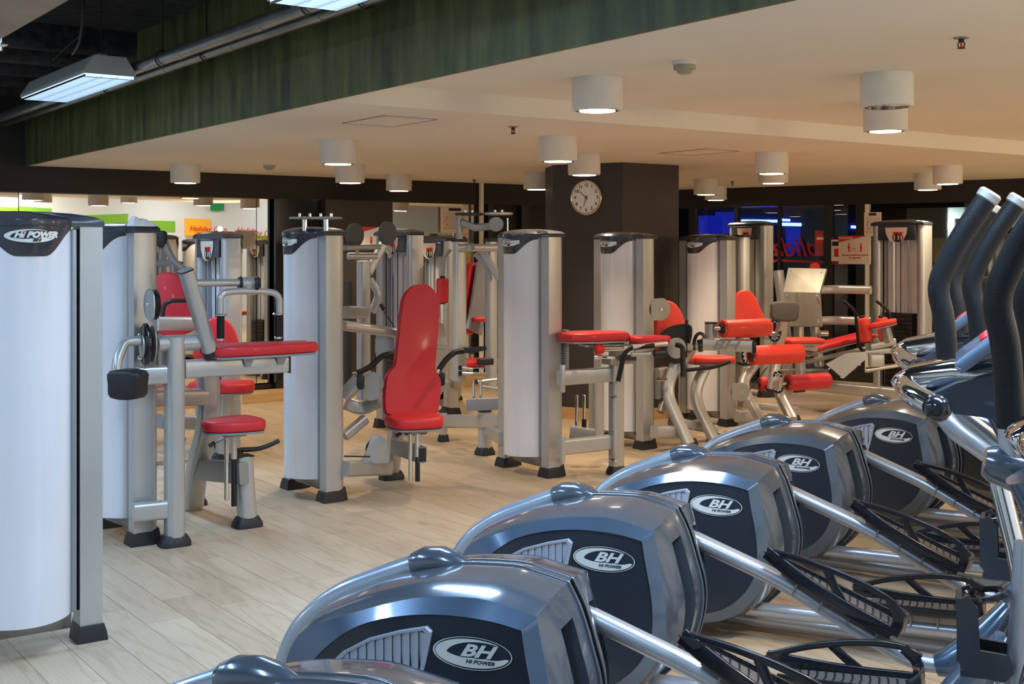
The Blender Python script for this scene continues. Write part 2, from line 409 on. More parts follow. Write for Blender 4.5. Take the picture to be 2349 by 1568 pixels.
def pane(a, b_, z0, z1, lb):
    mb = quadbox(MB(), a, b_, .008, z0, z1); o = mb.build('glass_pane', glassM, org=Vector(a)); tag(o, lb, 'glass')
pane(G(gpx(1597)), G(gpx(1690)), .1, TB, 'glass pane right of the clock column lit by blue panels')
pane(G(gpx(1695)), G(gpx(1788)), .1, TB, 'glass pane behind the tall tower with the top blue neon')
pane(G(gpx(1793)), G(gpx(1896)), .1, TB, 'glass pane with mirrored red script lettering')
pane(G(gpx(1908)), G(gpx(1970)), .1, TB, 'glass door behind the distance sign')
# mullions and panes of the left run (beyond the mirror's end)
mb = MB()
for px, wd in ((1130, .35), (1210, .12)):
    mb.box(W(tpx(px), -.07, TB/2), U, V, Z, wd if px > 1150 else .08, .06, TB)
struct(mb, 'window_%d' % n_, frameM); n_ += 1
# cool-tinted mirror at the right end of the front
a, b_ = G(gpx(2000), .03), G(9.0, .03); mb = quadbox(MB(), a, b_, .006, .12, TB-.06)
mir2 = mat('green_mirror', (.34, .42, .38), .03, 1.0)
tag(mb.build('mirror', mir2, org=a.copy()), 'green tinted mirror behind the leg press tower at the right', 'mirror')
# night room beyond the glass
mb = quadbox(MB(), Vector((-3, 19.4, 0)), Vector((12, 19.4, 0)), -.1, 0, 3.2); struct(mb, 'wall_night', darkB)
def neon(px0, px1, y, d, r, lb, m=blueN):
    d = 19.375
    mb = MB().cyl(P(px0, y, d), P(px1, y+1, d), r, 8); tag(mb.build('neon_tube', m, org=P(px0, y, d)), lb, 'neon light', 'blue neon tubes beyond the glass')
neon(1700, 1792, 506, 18.6, .020, 'long blue neon tube above the tall tower, upper left one')
neon(1790, 1812, 504, 18.4, .018, 'short blue neon tube at the middle of the glass front')
neon(1793, 1838, 514, 18.0, .024, 'blue neon tube just right of the tall tower')
neon(1952, 1970, 520, 18.0, .020, 'small blue neon tube seen through the glass door')
neon(1112, 1200, 513, 18.8, .024, 'blue neon tube left of the fourth tower top')
neon(1216, 1252, 513, 18.4, .028, 'bright blue neon tube touching the left of the clock column')
for px0, px1, y0, y1, lb in ((1598, 1640, 494, 536, 'square blue lit panel right of the clock column'), (1640, 1688, 486, 536, 'dim blue lit panel beside the brighter square one'), (1802, 1836, 524, 580, 'tall dim blue panel behind the red script')):
    mb = MB().hexa([P(px0, y1, 19.3), P(px1, y1, 19.3), P(px1, y1, 19.39), P(px0, y1, 19.39), P(px0, y0, 19.3), P(px1, y0, 19.3), P(px1, y0, 19.39), P(px0, y0, 19.39)])
    tag(mb.build('light_panel', blueP, org=P(px0, y1, 19.3)), lb, 'light panel')

# main column with the clock
mb = MB(); cp = [P(1251, 600, 12.5), P(1268, 600, 11.98), P(1429, 600, 11.6), P(1557, 600, 12.0), P(1557, 600, 12.8), P(1300, 600, 13.1)]
mb.prof([(p.x, p.y) for p in cp], (0, 0, .0), (1, 0, 0), (0, 1, 0), Z, CL)
tag(mb.build('column', columnM, ang=15), 'wide charcoal column carrying the wall clock', 'column')
mb = MB(); cen = sum((Vector((p.x, p.y, 0)) for p in cp), Vector())/6
mb.prof([((p.x-cen.x)*1.04+cen.x, (p.y-cen.y)*1.04+cen.y) for p in cp], (0, 0, 0), (1, 0, 0), (0, 1, 0), Z, .11)
struct(mb, 'trim_8', woodTrim)
# side and rear of the room (seen in the mirrors)
BW = 13.6
mb = quadbox(MB(), W(-12, BW), W(14, BW), .1, 0, 3.25); struct(mb, 'wall_rear', wallW)
mb = MB()
for t0, t1, za, zb in ((-12, -1.4, 2.2, 2.45), (-.9, .55, 2.22, 2.45), (.95, 2.1, 2.12, 2.36), (2.1, 3.2, 1.95, 2.2), (4.5, 14, 1.75, 2.0)):
    quadbox(mb, W(t0, BW-.015), W(t1, BW-.015), .02, za, zb)
struct(mb, 'trim_9', greenW)
mb = quadbox(MB(), W(-9.5, 14), W(-9.5, 0), -.1, 0, 3.25); struct(mb, 'wall_left', wallW)
mb = quadbox(MB(), W(10.5, 0), W(10.5, 14), -.1, 0, 3.25); struct(mb, 'wall_right', wallW)

# ================================================================== CEILING FITTINGS
CYR, CYH = .1395, .176
def downlight(px, py, zc, lb, on=True):
    d = F*(zc-HC)/(HY-py); c = P(px, py, d)
    t = thing('ceiling_downlight', lb, 'ceiling light', c, group='cylindrical surface downlights')
    MB().lathe(c, -Z, [(CYR*.98, 0), (CYR, .01), (CYR, CYH-.006), (CYR-.006, CYH), (CYR-.020, CYH), (CYR-.020, CYH-.001)], 32).build('housing', lampM, t)
    MB().lathe(c-Z*CYH, -Z, [(CYR*.83, -.0015), (CYR*.83, .004), (CYR*.72, .002), (CYR*.72, -.0015)], 24).build('trim_ring', chrome, t)
    MB().lathe(c-Z*(CYH+.002), -Z, [(CYR*.71, 0), (CYR*.71, .003)], 24).build('lens', glowW if on else chrome, t)
    if on:
        l = bpy.data.lights.new('downlight_lamp', 'SPOT'); l.energy = WARM_W; l.color = WARM_C; l.spot_size = math.radians(118); l.spot_blend = .6; l.shadow_soft_size = .06
        o = bpy.data.objects.new('downlight_lamp', l); COL.objects.link(o); o.location = c-Z*(CYH+.02)
DL = [(1370, 180, CU, 'nearest white cylinder downlight, above the clock column', True),
      (2034, 170, CU, 'large unlit cylinder downlight at upper right with scuffed side', False),
      (2031, 238, CU, 'lit cylinder downlight just behind the scuffed one', True),
      (775, 322, CL, 'larger of the two left-centre downlights, lit', True),
      (803, 377, CL, 'smaller downlight behind the larger left-centre one', True),
      (425, 377, CL, 'leftmost cylinder downlight, against the black beam', True),
      (915, 400, CL, 'cylinder downlight above the dark wall pillar', True),
      (1280, 314, CL, 'cylinder downlight upper left of the clock', True),
      (1340, 354, CL, 'brightly starred downlight right above the clock', True),
      (1231, 396, CL, 'downlight partly hidden by the left edge of the column', True),
      (1770, 350, CL, 'lit cylinder downlight right of the column', True),
      (1774, 378, CL, 'downlight tucked behind the one right of the column', True),
      (1619, 411, CL, 'small downlight close to the right edge of the column', True),
      (1642, 427, CL, 'smallest downlight behind the small one by the column', True),
      (2128, 397, CL, 'right rear downlight, left one of the overlapping pair', True),
      (2174, 380, CL, 'right rear downlight, right one of the overlapping pair', True)]
for a in DL: downlight(*a)
# offscreen downlights of the same grid, lighting the right and the near floor
for px, d, zc in ((3100, 9.0, CL), (3000, 6.0, CU), (2750, 4.0, CU), (2500, 3.6, CU), (3000, 12, CL)):
    l = bpy.data.lights.new('downlight_lamp', 'SPOT'); l.energy = WARM_W; l.color = WARM_C; l.spot_size = math.radians(118); l.spot_blend = .6; l.shadow_soft_size = .06
    o = bpy.data.objects.new('downlight_lamp', l); COL.objects.link(o); q = P(px, 500, d); o.location = (q.x, q.y, zc-.2)
def detector(px, py, zc, lb):
    d = F*(zc-HC)/(HY-py); c = P(px, py, d); t = thing('smoke_detector', lb, 'smoke detector', c)
    MB().lathe(c, -Z, [(.058, 0), (.06, .012), (.06, .02)], 24).build('base', lampM, t)
    MB().lathe(c-Z*.02, -Z, [(.056, 0), (.056, .022), (.040, .028), (.034, .042), (.015, .046)], 24).build('sensor_head', mats_det, t)
mats_det = mat('detector_plastic', (.33, .31, .24), .5)
detector(1570, 140, CU, 'round smoke detector on the near ceiling right of centre')
detector(618, 374, CL, 'small smoke detector on the far lower ceiling at left')
def sprinkler(px, py, zc, lb, k=1):
    d = F*(zc-HC)/(HY-py); c = P(px, py, d); t = thing('sprinkler', lb, 'sprinkler', c)
    MB().lathe(c, -Z, [(.036, 0), (.034, .004), (.014, .007)], 20).build('rose', silverD, t)
    m = MB().cyl(c-Z*.006, c-Z*.022, .013, 10); m.tube([c-Z*.02+V*.012, c-Z*.032+V*.018, c-Z*.046+V*.010], .003, n=6); m.tube([c-Z*.02-V*.012, c-Z*.032-V*.018, c-Z*.046-V*.010], .003, n=6)
    m.lathe(c-Z*.045, -Z, [(.016, 0), (.018, .004), (.008, .006)], 12); m.build('nozzle', black, t)
    MB().cyl(c-Z*.02, c-Z*.044, .004, 8).build('bulb', redI, t)
sprinkler(2205, 86, CU, 'dark sprinkler head at the upper right of the ceiling')
sprinkler(1177, 290, CL, 'dark sprinkler head left of the column on the lower ceiling')
sprinkler(1088, 411, CL, 'tiny sprinkler head above the end of the black beam')
sprinkler(1680, 415, CL, 'tiny sprinkler head right of the column by the front beam')
def hatch(px, py, su, sv, lb, pieces=True):
    d = F*(CL-HC)/(HY-py); c = P(px, py, d); t = thing('ceiling_hatch', lb, 'hatch', c)
    MB().slab(rrect(su, sv, .01), c-Z*.003, U, V, Z, .004).build('panel', ceilM, t)
    m = MB()
    for s_ in (-1, 1):
        m.box(c+U*s_*su/2-Z*.004, U, V, Z, .004, sv, .004); m.box(c+V*s_*sv/2-Z*.004, U, V, Z, su, .004, .004)
    m.build('gap', stripM, t)
hatch(893, 277, .38, .55, 'flush access panel outlined in the lower ceiling at left')
hatch(1604, 348, .38, .55, 'faint flush access panel in the lower ceiling right of the column')

# pipes along the green fascia
def along(off, s_, z): return FA-U*off+V*s_+Z*z
for off, z, r, lb in ((.45, 2.795, .040, 'upper metal pipe running beside the green fascia'), (.22, 2.83, .037, 'lower metal pipe hugging the green fascia')):
    t = thing('ceiling_pipe', lb, 'pipe', along(off, 0, z))
    MB().tube([along(off, -4, z), along(off, 6.3, z)], r, n=20).build('pipe_run', pipeM, t)
    for s_ in (-1.9, -.6, .55, 1.7, 3.3):
        c = along(off, s_+off, z); MB().tube([c-V*.045, c+V*.045], r+.003, n=20).build('coupling', pipeM, t)
    for s_ in (-1.0, 1.05, 3.0):
        c = along(off, s_+off*.6, z); m = MB(); m.tube([c+Z*(r+.01)*math.cos(a)+U*(r+.008)*math.sin(a) for a in [i*pi/8 for i in range(17)]], .005, n=6); m.tube([c+Z*(r+.01), c+Z*(3.25-c.z)], .005, n=6); m.build('hanger', black, t)
# fluorescent fixtures
def fixture(c0, c1, lb, pw=45, sp=2.3):
    c0, c1 = Vector(c0), Vector(c1); ax = (c1-c0).normalized(); n = ax.cross(Z).normalized(); L = (c1-c0).length; mid = (c0+c1)/2
    t = thing('fluorescent_fixture', lb, 'ceiling light', mid)
    sec = [(-.165, 0), (.165, 0), (.165, .02), (.10, .12), (-.10, .12), (-.165, .02)]
    m = MB(); m.prof(sec, c0+Z*.004, n, Z, ax, L); m.build('shell', fixM, t, ang=20)
    MB().box(mid+Z*.135, ax, n, Z, L*.82, .05, .045).build('gear_tray', fixM, t)
    MB().box(mid+Z*.0, ax, n, Z, L-.02, .31, .008).build('tubes', glowC, t)
    m = MB()
    k = int(L/.055)
    for i in range(1, k): m.box(c0+ax*(L*i/k)-Z*.008, ax, n, Z, .003, .31, .012)
    for q in (-.155, -.05, .05, .155): m.box(mid+n*q-Z*.008, ax, n, Z, L-.02, .003, .012)
    o = m.build('louvre', chrome, t); o['kind'] = 'stuff'
    for q in (-.38, .38): MB().tube([mid+ax*L*q+Z*.15, mid+ax*L*q+Z*(3.25-mid.z)], .003, n=5).build('hanging_wire', black, t)
    lo = area('fluorescent_and_fill_lamp', mid-Z*.03, mid-Z, .25, L, pw, COOL_C, sp); lo.rotation_euler = (0, 0, math.atan2(-ax.x, ax.y))
zf = 2.72
f1a, f1b = Vector((-2.56, 7.92, zf)), Vector((-3.47, 9.2, zf))
fixture(f1a, f1b, 'hanging fluorescent fixture with a louvred face at upper left')
D_ = (f1a-f1b).normalized()
fixture(f1a+D_*2.75, f1a+D_*4.35, 'fluorescent fixture cut by the top edge of the photo')
fixture(f1a+D_*5.6, f1a+D_*7.2, 'fluorescent fixture above the nearest elliptical trainers', COOL_W, 2.8)
for p in ((-4.3, 5.2), (-2.9, 3.2), (-1.0, .9), (-5.6, 7.4)):  # added cool fill lamps out of view, no fixtures, for the left towers
    area('fluorescent_and_fill_lamp', (p[0], p[1], 3.1), (p[0], p[1], 0), .3, 1.4, COOL_W*.72, COOL_C)
def point(p, pw, c, r=.25):  # bare fill point added out of view, mainly to brighten the ceilings
    l = bpy.data.lights.new('fill_lamp', 'POINT'); l.energy = pw; l.color = c; l.shadow_soft_size = .05
    o = bpy.data.objects.new('fill_lamp', l); COL.objects.link(o); o.location = p
for p, pw, c in (((-3.2, -1.0, 2.2), FILL_W*.5, (.85, .92, 1)), ((5.2, 3.2, 2.0), FILL_W*.9, (1, .84, .62)),
                 ((6.2, 7.4, 2.0), FILL_W*.9, (1, .68, .38)), ((7.5, 10.6, 2.0), FILL_W*.5, (1, .68, .38)), ((-7.2, 5.5, 2.2), FILL_W*.5, (.9, .95, 1))): point(p, pw, c)
for p in ((2.6, 2.3), (5.07, 4.04), (7.5, 5.8), (10, 7.5)):  # added unseen fills that brighten the rear wall shown in the mirrors
    area('rear_fill', (p[0], p[1], 3.15), (p[0], p[1], 0), .6, 1.4, 50, (.88, .95, 1))
# duct and black conduit at upper left
t = thing('air_duct', 'grey metal air duct at the top left corner', 'duct', P(-60, 20, 6.5))
MB().box(P(-70, -60, 6.6)+Z*.03, U, V, Z, 1.0, 3.4, .25, .01).build('duct_body', ductM, t)
MB().box(P(-70, -60, 6.6)-V*.5+Z*.03, U, V, Z, 1.05, .04, .29).build('flange', ductM, t)
t = thing('hanging_cable', 'thin dark cable hanging beside the left fluorescent fixture', 'cable', P(190, 0, 7.2))
MB().tube(fillet([P(196, -74, 7.2), P(190, 40, 7.2), P(182, 100, 7.3), P(166, 124, 7.5)], .1), .008, n=6).build('cable_run', black, t)
MB().tube(fillet([P(186, 80, 7.2), P(150, 110, 7.3), P(120, 140, 7.5)], .1), .002, n=5).build('thin_wire', blackW, t)
t = thing('sprinkler', 'chrome sprinkler head at the far left edge', 'sprinkler', P(4, 102, 6))
MB().lathe(P(4, 98, 6), -Z, [(.006, -.02), (.006, 0), (.03, .006), (.03, .012), (.008, .02), (.008, .04)], 14).build('nozzle', chrome, t)

# ================================================================== CLOCK
cc = P(1342, 453, 11.75); cax = Vector((P(1429, 0, 11.6).x-P(1268, 0, 11.98).x, 11.6-11.98, 0)).normalized()
cn = Vector((cax.y, -cax.x, 0)); kk = (453-0)
# put the clock on the face
fp = P(1268, 453, 11.98); dn = (cc-fp).dot(cn); cc = cc-cn*dn
t = thing('wall_clock', 'round white wall clock with a brass rim on the charcoal column', 'clock', cc)
R_ = .165
MB().lathe(cc, cn, [(R_, 0), (R_, .03), (R_-.006, .036), (R_-.017, .030), (R_-.018, .02)], 48).build('rim', goldM, t)
MB().lathe(cc, cn, [(R_-.014, .004), (R_-.014, .022)], 48).build('dial', clockM, t)
fn = plane_fn(cc+cn*.0235, cax, Z)
m = MB()
for h in range(1, 13):
    a = pi/2-h*pi/6; x, y = .118*math.cos(a), .118*math.sin(a)
    put(m, text_geo(str(h), .042, 0, .0012), lambda X, Y, d, x=x, y=y: fn(X+x, Y+y, d))
for h in range(60):
    a = h*pi/30; q = .004 if h % 5 else .009; c_, s_ = math.cos(a), math.sin(a)
    r0, r1 = .145-q, .145; w_ = .0006 if h % 5 else .0012
    m.add([fn(r0*c_-w_*s_, r0*s_+w_*c_, 0), fn(r1*c_-w_*s_, r1*s_+w_*c_, 0), fn(r1*c_+w_*s_, r1*s_-w_*c_, 0), fn(r0*c_+w_*s_, r0*s_-w_*c_, 0)], [(0, 1, 2, 3)])
m.build('numerals', inkM, t)
def hand(name, ang, ln, wd, d):
    a = pi/2-math.radians(ang); c_, s_ = math.cos(a), math.sin(a); q = lambda l, w_: fn(l*c_-w_*s_, l*s_+w_*c_, d)
    MB().add([q(-.022, wd), q(-.022, -wd), q(ln, -wd*.5), q(ln, wd*.5)], [(0, 1, 2, 3)]).build(name, inkM, t)
hand('hour_hand', 197, .088, .005, .002); hand('minute_hand', 311, .125, .004, .003)
MB().lathe(cc+cn*.024, cn, [(.008, 0), (.008, .004)], 12).build('hub', inkM, t)

# ================================================================== WEIGHT TOWERS
def hipower(parent, fn, wd, dark=True):
    A, B = wd/2, wd*.135
    put(m := MB(), crescent(A, B, 50, 352, lambda q: .03+.17*math.sin(pi*min(1, q*1.6)) if q < .5 else .20+.50*max(0, min(1, (q-.5)/.2))-(.0 if q < .92 else (q-.92)*6), 44), fn, .001); m.build('badge_swoosh', logoL, parent, ang=60)
    put(m := MB(), text_geo("HI POWER", wd*.158, .35, .0022*wd/.2, sx=1.15), lambda x, y, d: fn(x+wd*.10, y+wd*.022, d), .002); m.build('badge_lettering', logoL, parent)
    put(m := MB(), text_geo("BH", wd*.085, .3, .0014*wd/.2, sx=1.4), lambda x, y, d: fn(x+wd*.09, y-wd*.083, d), .003); m.build('badge_mark', logoD, parent)
    put(m := MB(), text_geo("'", wd*.158, .35, .002), lambda x, y, d: fn(x-wd*.19, y+wd*.02, d), .002); m.build('badge_accent', logoR, parent)

def tower(c, wa, na, parent, front=False, H=1.70, half=.27, plates=14, boots=True, logo=True, cover=True):
    """two posts along wa, curved shroud bulging towards na; user side is -na"""
    c = Vector(c); c.z = 0; wa = Vector(wa).normalized(); na = Vector(na).normalized()
    for s_ in (-1, 1):
        q = c+wa*s_*half
        m = MB(); sec = [(-.048, -.085), (.048, -.085), (.048, .045), (.036, .075), (.014, .09), (-.014, .09), (-.036, .075), (-.048, .045)] 
        sec = [(-.046, .065), (-.046, -.03), (-.036, -.058), (-.014, -.072), (.014, -.072), (.036, -.058), (.046, -.03), (.046, .065)]
        m.prof([(x, y) for x, y in sec], q+Z*.05, wa, na, Z, H-.05); m.build('post', silver, parent, ang=40)
        MB().box(q+na*.028-wa*s_*.069+Z*(H/2+.06), wa, na, Z, .024, .07, H-.14, .004).build('side_channel', stripM, parent); MB().box(q+na*.02-wa*s_*.052+Z*(H/2+.06), wa, na, Z, .012, .05, H-.14).build('groove', eDark, parent)
        if boots:
            m = MB(); b0 = [(-.058, .082), (-.058, -.035), (-.036, -.088), (.036, -.088), (.058, -.035), (.058, .082)]
            n = 6; vs = [q+wa*x*1.07+na*y*1.07 for x, y in b0]+[q+wa*x+na*y+Z*.035 for x, y in b0]+[q+wa*x*.86+na*y*.9+Z*(.085 if i in (2, 3) else .066) for i, (x, y) in enumerate(b0)]
            m.add(vs, [tuple(reversed(range(6))), tuple(range(12, 18))]+[(r*n+i, r*n+(i+1) % n, (r+1)*n+(i+1) % n, (r+1)*n+i) for r in (0, 1) for i in range(n)])
            m.build('foot', black, parent, ang=20)
    hw = half-.082; bu = .135
    def arc(x, off=0): return c+wa*x+na*(.062+off+bu*(1-(x/hw)**2)**.8 if abs(x) < hw else .062+off)
    n = 20; z0, z1 = .132, H
    m = MB(); vs = []; 
    for i in range(n+1):
        x = -hw+2*hw*i/n; p = arc(x); vs += [p+Z*z0, p+Z*z1]
    fs = [(2*i, 2*i+1, 2*i+3, 2*i+2) for i in range(n)]
    k = len(vs); vs += [c+wa*(-hw)+na*.03+Z*z0, c+wa*(-hw)+na*.03+Z*z1, c+wa*hw+na*.03+Z*z0, c+wa*hw+na*.03+Z*z1]
    fs += [(k, k+1, 1, 0), (2*n, 2*n+1, k+3, k+2), (k, k+2, k+3, k+1), tuple([2*i for i in range(n+1)]+[k+2, k]), tuple([2*i+1 for i in range(n, -1, -1)]+[k+1, k+3])]
    m.add(vs, fs); m.build('shroud', shroudM, parent, ang=50)
    # lower skirt beam
    m = MB(); vs = []
    for i in range(n+1):
        x = -hw+2*hw*i/n; p = arc(x, -.012); b_ = c+wa*x*1.06+na*.03
        vs += [p+Z*.131, b_+Z*(.058), b_+Z*.131]
    fs = []
    for i in range(n): fs += [(3*i, 3*i+3, 3*i+4, 3*i+1), (3*i+1, 3*i+4, 3*i+5, 3*i+2), (3*i+2, 3*i+5, 3*i+3, 3*i)]
    m.add(vs, fs); m.build('bottom_skirt', silverD, parent)
    # cap: rim + dome
    out = [(-half-.05, -.078), (half+.05, -.078), (half+.05, .067)]
    nn_ = 16
    for i in range(nn_+1):
        x = hw-2*hw*i/nn_; out.append((x*1.0, .071+bu*max(0, 1-(x/hw)**2)**.8))
    out.append((-half-.05, .067))
    cx_, cy_ = 0, .02; m = MB(); vs = []; lev = [(1.0, 0), (1.012, .010), (1.0, .026), (.90, .040), (.6, .054), (.25, .060)]
    for sc, h in lev: vs += [c+wa*(cx_+(x-cx_)*sc)+na*(cy_+(y-cy_)*sc)+Z*(H+h) for x, y in out]
    N_ = len(out); fs = [(r*N_+i, r*N_+(i+1) % N_, (r+1)*N_+(i+1) % N_, (r+1)*N_+i) for r in range(len(lev)-1) for i in range(N_)]
    fs += [tuple(reversed(range(N_))), tuple(range((len(lev)-1)*N_, len(lev)*N_))]
    m.add(vs, fs); m.build('cap', capM, parent, ang=28)
    # apron lobe on the shroud
    m = MB(); vs = []; n2 = 30
    for i in range(n2+1):
        s_ = -1+2*i/n2; x = s_*hw*.999; a_ = max(0, min(1, (1.02-abs(s_))/.72)); dr = .012+.106*(a_*a_*(3-2*a_))*(1-.10*s_*s_)
        p = arc(x, .004); q = arc(x, .001); vs += [p+Z*(H+.004), p+Z*(H-dr), q+Z*(H-dr-.002)]
    fs = []
    for i in range(n2): fs += [(3*i, 3*i+3, 3*i+4, 3*i+1), (3*i+1, 3*i+4, 3*i+5, 3*i+2)]
    m.add(vs, fs); ap = m.build('badge_apron', capM, parent, ang=60)
    if logo:
        # local mapping on the bulge: mirrored if wa x Z is not na
        sg = 1 if wa.cross(Z).dot(na) > 0 else -1
        hipower(ap, lambda x, y, d: arc(sg*x, .0055+d)+Z*(H-.040+y), .195)
    # user side: weight stack, rods, placard
    n = -na
    m = MB()
    for i in range(plates): m.box(c+n*.0+Z*(.16+i*.042), wa, na, Z, .33, .11, .036, .003)
    m.build('weight_stack', black, parent)
    for s_ in (-.09, .09): MB().cyl(c+wa*s_+n*.005+Z*.14, c+wa*s_+n*.005+Z*(H-.02), .010, 10).build('guide_rod', chrome, parent)
    MB().cyl(c+n*.012+Z*.7, c+n*.012+Z*(H-.02), .005, 6).build('cable', black, parent)
    if front:
        MB().box(c+n*.075+Z*(H-.075), wa, na, Z, half*2-.08, .012, .15, .004).build('placard_board', capM, parent)
        pf = plane_fn(c+n*.086+Z*(H-.085), wa if wa.cross(Z).dot(n) > 0 else -wa, Z)
        sh = [(-.135, .065), (.135, .065), (.125, .0), (.085, -.065), (.03, -.09), (-.03, -.09), (-.085, -.065), (-.125, 0)]; sh.reverse()
        m = MB(); m.add([pf(x, y, .0) for x, y in sh], [tuple(range(8))]); pl = m.build('placard', paperM, parent)
        m = MB(); put(m, disc_geo(.066, .05), lambda x, y, d: pf(x+.02, y-.035, .002)); m.build('placard_disc', inkM, pl)
        m = MB()
        for x in (-.02, .03, .065): m.add([pf(x-.014, .045, .003), pf(x-.006, -.06, .003), pf(x+.006, -.06, .003), pf(x+.014, .045, .003)], [(0, 1, 2, 3)])
        m.build('placard_figures', white, pl)
        m = MB()
        for x in (-.02, .03, .065): m.add([pf(x-.016, .02, .004), pf(x-.010, -.02, .004), pf(x+.010, -.02, .004), pf(x+.016, .02, .004)], [(0, 1, 2, 3)])
        m.build('placard_shirts', redI, pl)
        MB().box(c-n*.05+Z*(H/2+.05), wa, na, Z, half*2-.1, .01, H-.25).build('back_panel', paperM if False else shroudM, parent)

def boot(parent, c, ax, w_=.13, l_=.17, h=.06):
    c = Vector(c); ax = Vector(ax).normalized(); ay = Z.cross(ax)
    m = MB(); vs = []
    for s_, z_ in ((1.0, 0), (.97, .025), (.74, h)): vs += [c+ax*x*s_+ay*y*s_+Z*z_ for x, y in rrect(l_, w_, w_*.28, 3)]
    n = 16; m.add(vs, [tuple(reversed(range(n))), tuple(range(2*n, 3*n))]+[(r*n+i, r*n+(i+1) % n, (r+1)*n+(i+1) % n, (r+1)*n+i) for r in (0, 1) for i in range(n)])
    return m.build('foot', black, parent, ang=30)
def disc(parent, name, c, ax, r, th, m_): return MB().cyl(Vector(c)-Vector(ax)*th/2, Vector(c)+Vector(ax)*th/2, r, 28, .06).build(name, m_, parent)
def pulley(parent, c, ax, r=.08):
    ax = Vector(ax).normalized(); c = Vector(c)
    m = MB(); m.lathe(c-ax*.014, ax, [(r*.97, 0), (r, .003), (r*.88, .012), (r*.88, .016), (r, .025), (r*.97, .028)], 28); p = m.build('pulley', black, parent)
    m = MB(); m.cyl(c-ax*.026, c-ax*.017, r*1.05, 28, .05); m.build('pulley_plate', silverD, p)
    m = MB(); m.cyl(c-ax*.036, c-ax*.02, .012, 10); m.build('bolt', chrome, p)
    return p
def pad(parent, name, outline, c, ax, ay, th=.055, m_=None, bev=.018, backing=True, k=3):
    ax, ay = Vector(ax).normalized(), Vector(ay).normalized(); az = ax.cross(ay).normalized(); o = smooth_closed(outline, k) if k > 1 else outline
    ob = MB().slab(o, c, ax, ay, az, th, bev, bul=.004).build(name, m_ or red, parent, ang=50)
    if backing: MB().slab([(x*.96, y*.96) for x, y in o], Vector(c)-az*.012, ax, ay, az, .012).build('backing_board', stripM, ob, ang=40)
    return ob
def roller(parent, a, b_, r=.075, m_=None):
    a, b_ = Vector(a), Vector(b_); ax = (b_-a).normalized(); L = (b_-a).length
    ro = MB().lathe(a, ax, [(r*.55, .012), (r*.8, .0), (r*.97, .012), (r, .03), (r, L-.03), (r*.97, L-.012), (r*.8, L), (r*.55, L-.012)], 28).build('roller_pad', m_ or redO, parent, ang=50)
    m = MB()
    e = Z if abs(ax.dot(Z)) < .9 else U; p = (e-ax*e.dot(ax)).normalized(); q = ax.cross(p)
    for i in range(18):
        t = 2*pi*i/18; d = p*math.cos(t)+q*math.sin(t); m.tube([a+d*r*.55+ax*.002, a+d*r*.95+ax*.006], .006, n=5)
    m.build('pleats', redD, ro)
    MB().cyl(a-ax*.012, a+ax*.014, r*.52, 18).build('end_cap', black, ro); MB().cyl(b_-ax*.014, b_+ax*.02, r*.45, 18).build('end_cap', black, ro)
    return ro

# feet centres of the towers measured on the floor (near/right post)
WA = -V                                        # far-left post to near-right post
def twr_from(px, py, wa, half=.27):
    q = onfloor(px, py-9); return q-Vector(wa)*half
NB = -U
# ---- nearest tower (left edge), turned 90 degrees: width along U
c0 = onfloor(199, 1460)-U*.27
t0 = thing('weight_tower', 'nearest white weight tower cut by the left edge, large oval badge', 'exercise machine', (c0.x, c0.y, 0), group=None)
tower(c0, U, -V, t0)

# ================================================================== MACHINE 1 : arm curl
c1 = onfloor(328, 1246)-WA*.27
t = thing('arm_curl_machine', 'arm curl machine with red sloped arm pad and small red seat, second tower from left', 'exercise machine', (c1.x, c1.y, 0))
tower(c1, WA, NB, t)
A1 = onfloor(400, 1250); A1.z = 0
def q1(s_, v_=0, z_=0): return A1+U*s_+V*v_+Z*z_
m = MB(); m.bar([q1(0, 0, .05), q1(0, 0, 1.13)], .105, .10, rr=.3, up=U); m.build('upright', silver, t)
boot(t, q1(0), U)
m = MB(); m.bar([q1(-.22, .02, .2), q1(0, 0, .2)], .07, .10); m.build('lower_link', silver, t)
m = MB(); m.bar([q1(-.20, .03, .93), q1(0, 0, .93)], .07, .10); m.build('upper_link', silver, t)
m = MB(); m.cyl(q1(-.10, 0, 1.10), q1(.14, 0, 1.10), .045, 20, .1); m.build('pivot_tube', silver, t)
# cam, counterweight
cm = MB().slab([(x, y) for x, y in ell(.075, .115, 28)], q1(-.15, 0, 1.10), V, Z, -U, .02, .004).build('cam', blackG, t)
MB().slab(ell(.068, .10, 28), q1(-.125, 0, 1.10), V, Z, U, .008).build('cam_plate', silverD, cm)
MB().slab(ell(.038, .062, 20), q1(-.172, 0, 1.09), V, Z, -U, .012, .003).build('cam_boss', silver, cm)
m = MB()
for z_ in (1.03, 1.15): m.cyl(q1(-.20, 0, z_), q1(-.18, 0, z_), .012, 8)
m.build('cam_bolts', chrome, cm)
m = MB().tube([q1(-.19, 0, 1.12), q1(-.27, 0, 1.12), q1(-.33, -.05, 1.02), q1(-.335, -.06, .93)], .026, .09); m.build('counterweight_arm', silver, t)
pad(t, 'counterweight', [(-.07, -.07), (.07, -.07), (.088, 0), (.078, .07), (-.078, .07), (-.088, 0)], P(308, 878, 6.46)+Vector((-.0, -.0, 0)), Vector((.97, -.25, 0)), Z, .12, black, .02, backing=False)
pulley(t, P(352, 698, 6.62), U, .082)
m = MB().slab(rrect(.13, .165, .05), P(343, 700, 6.58), V, Z, U, .006); m.build('pulley_bracket', silver, t)
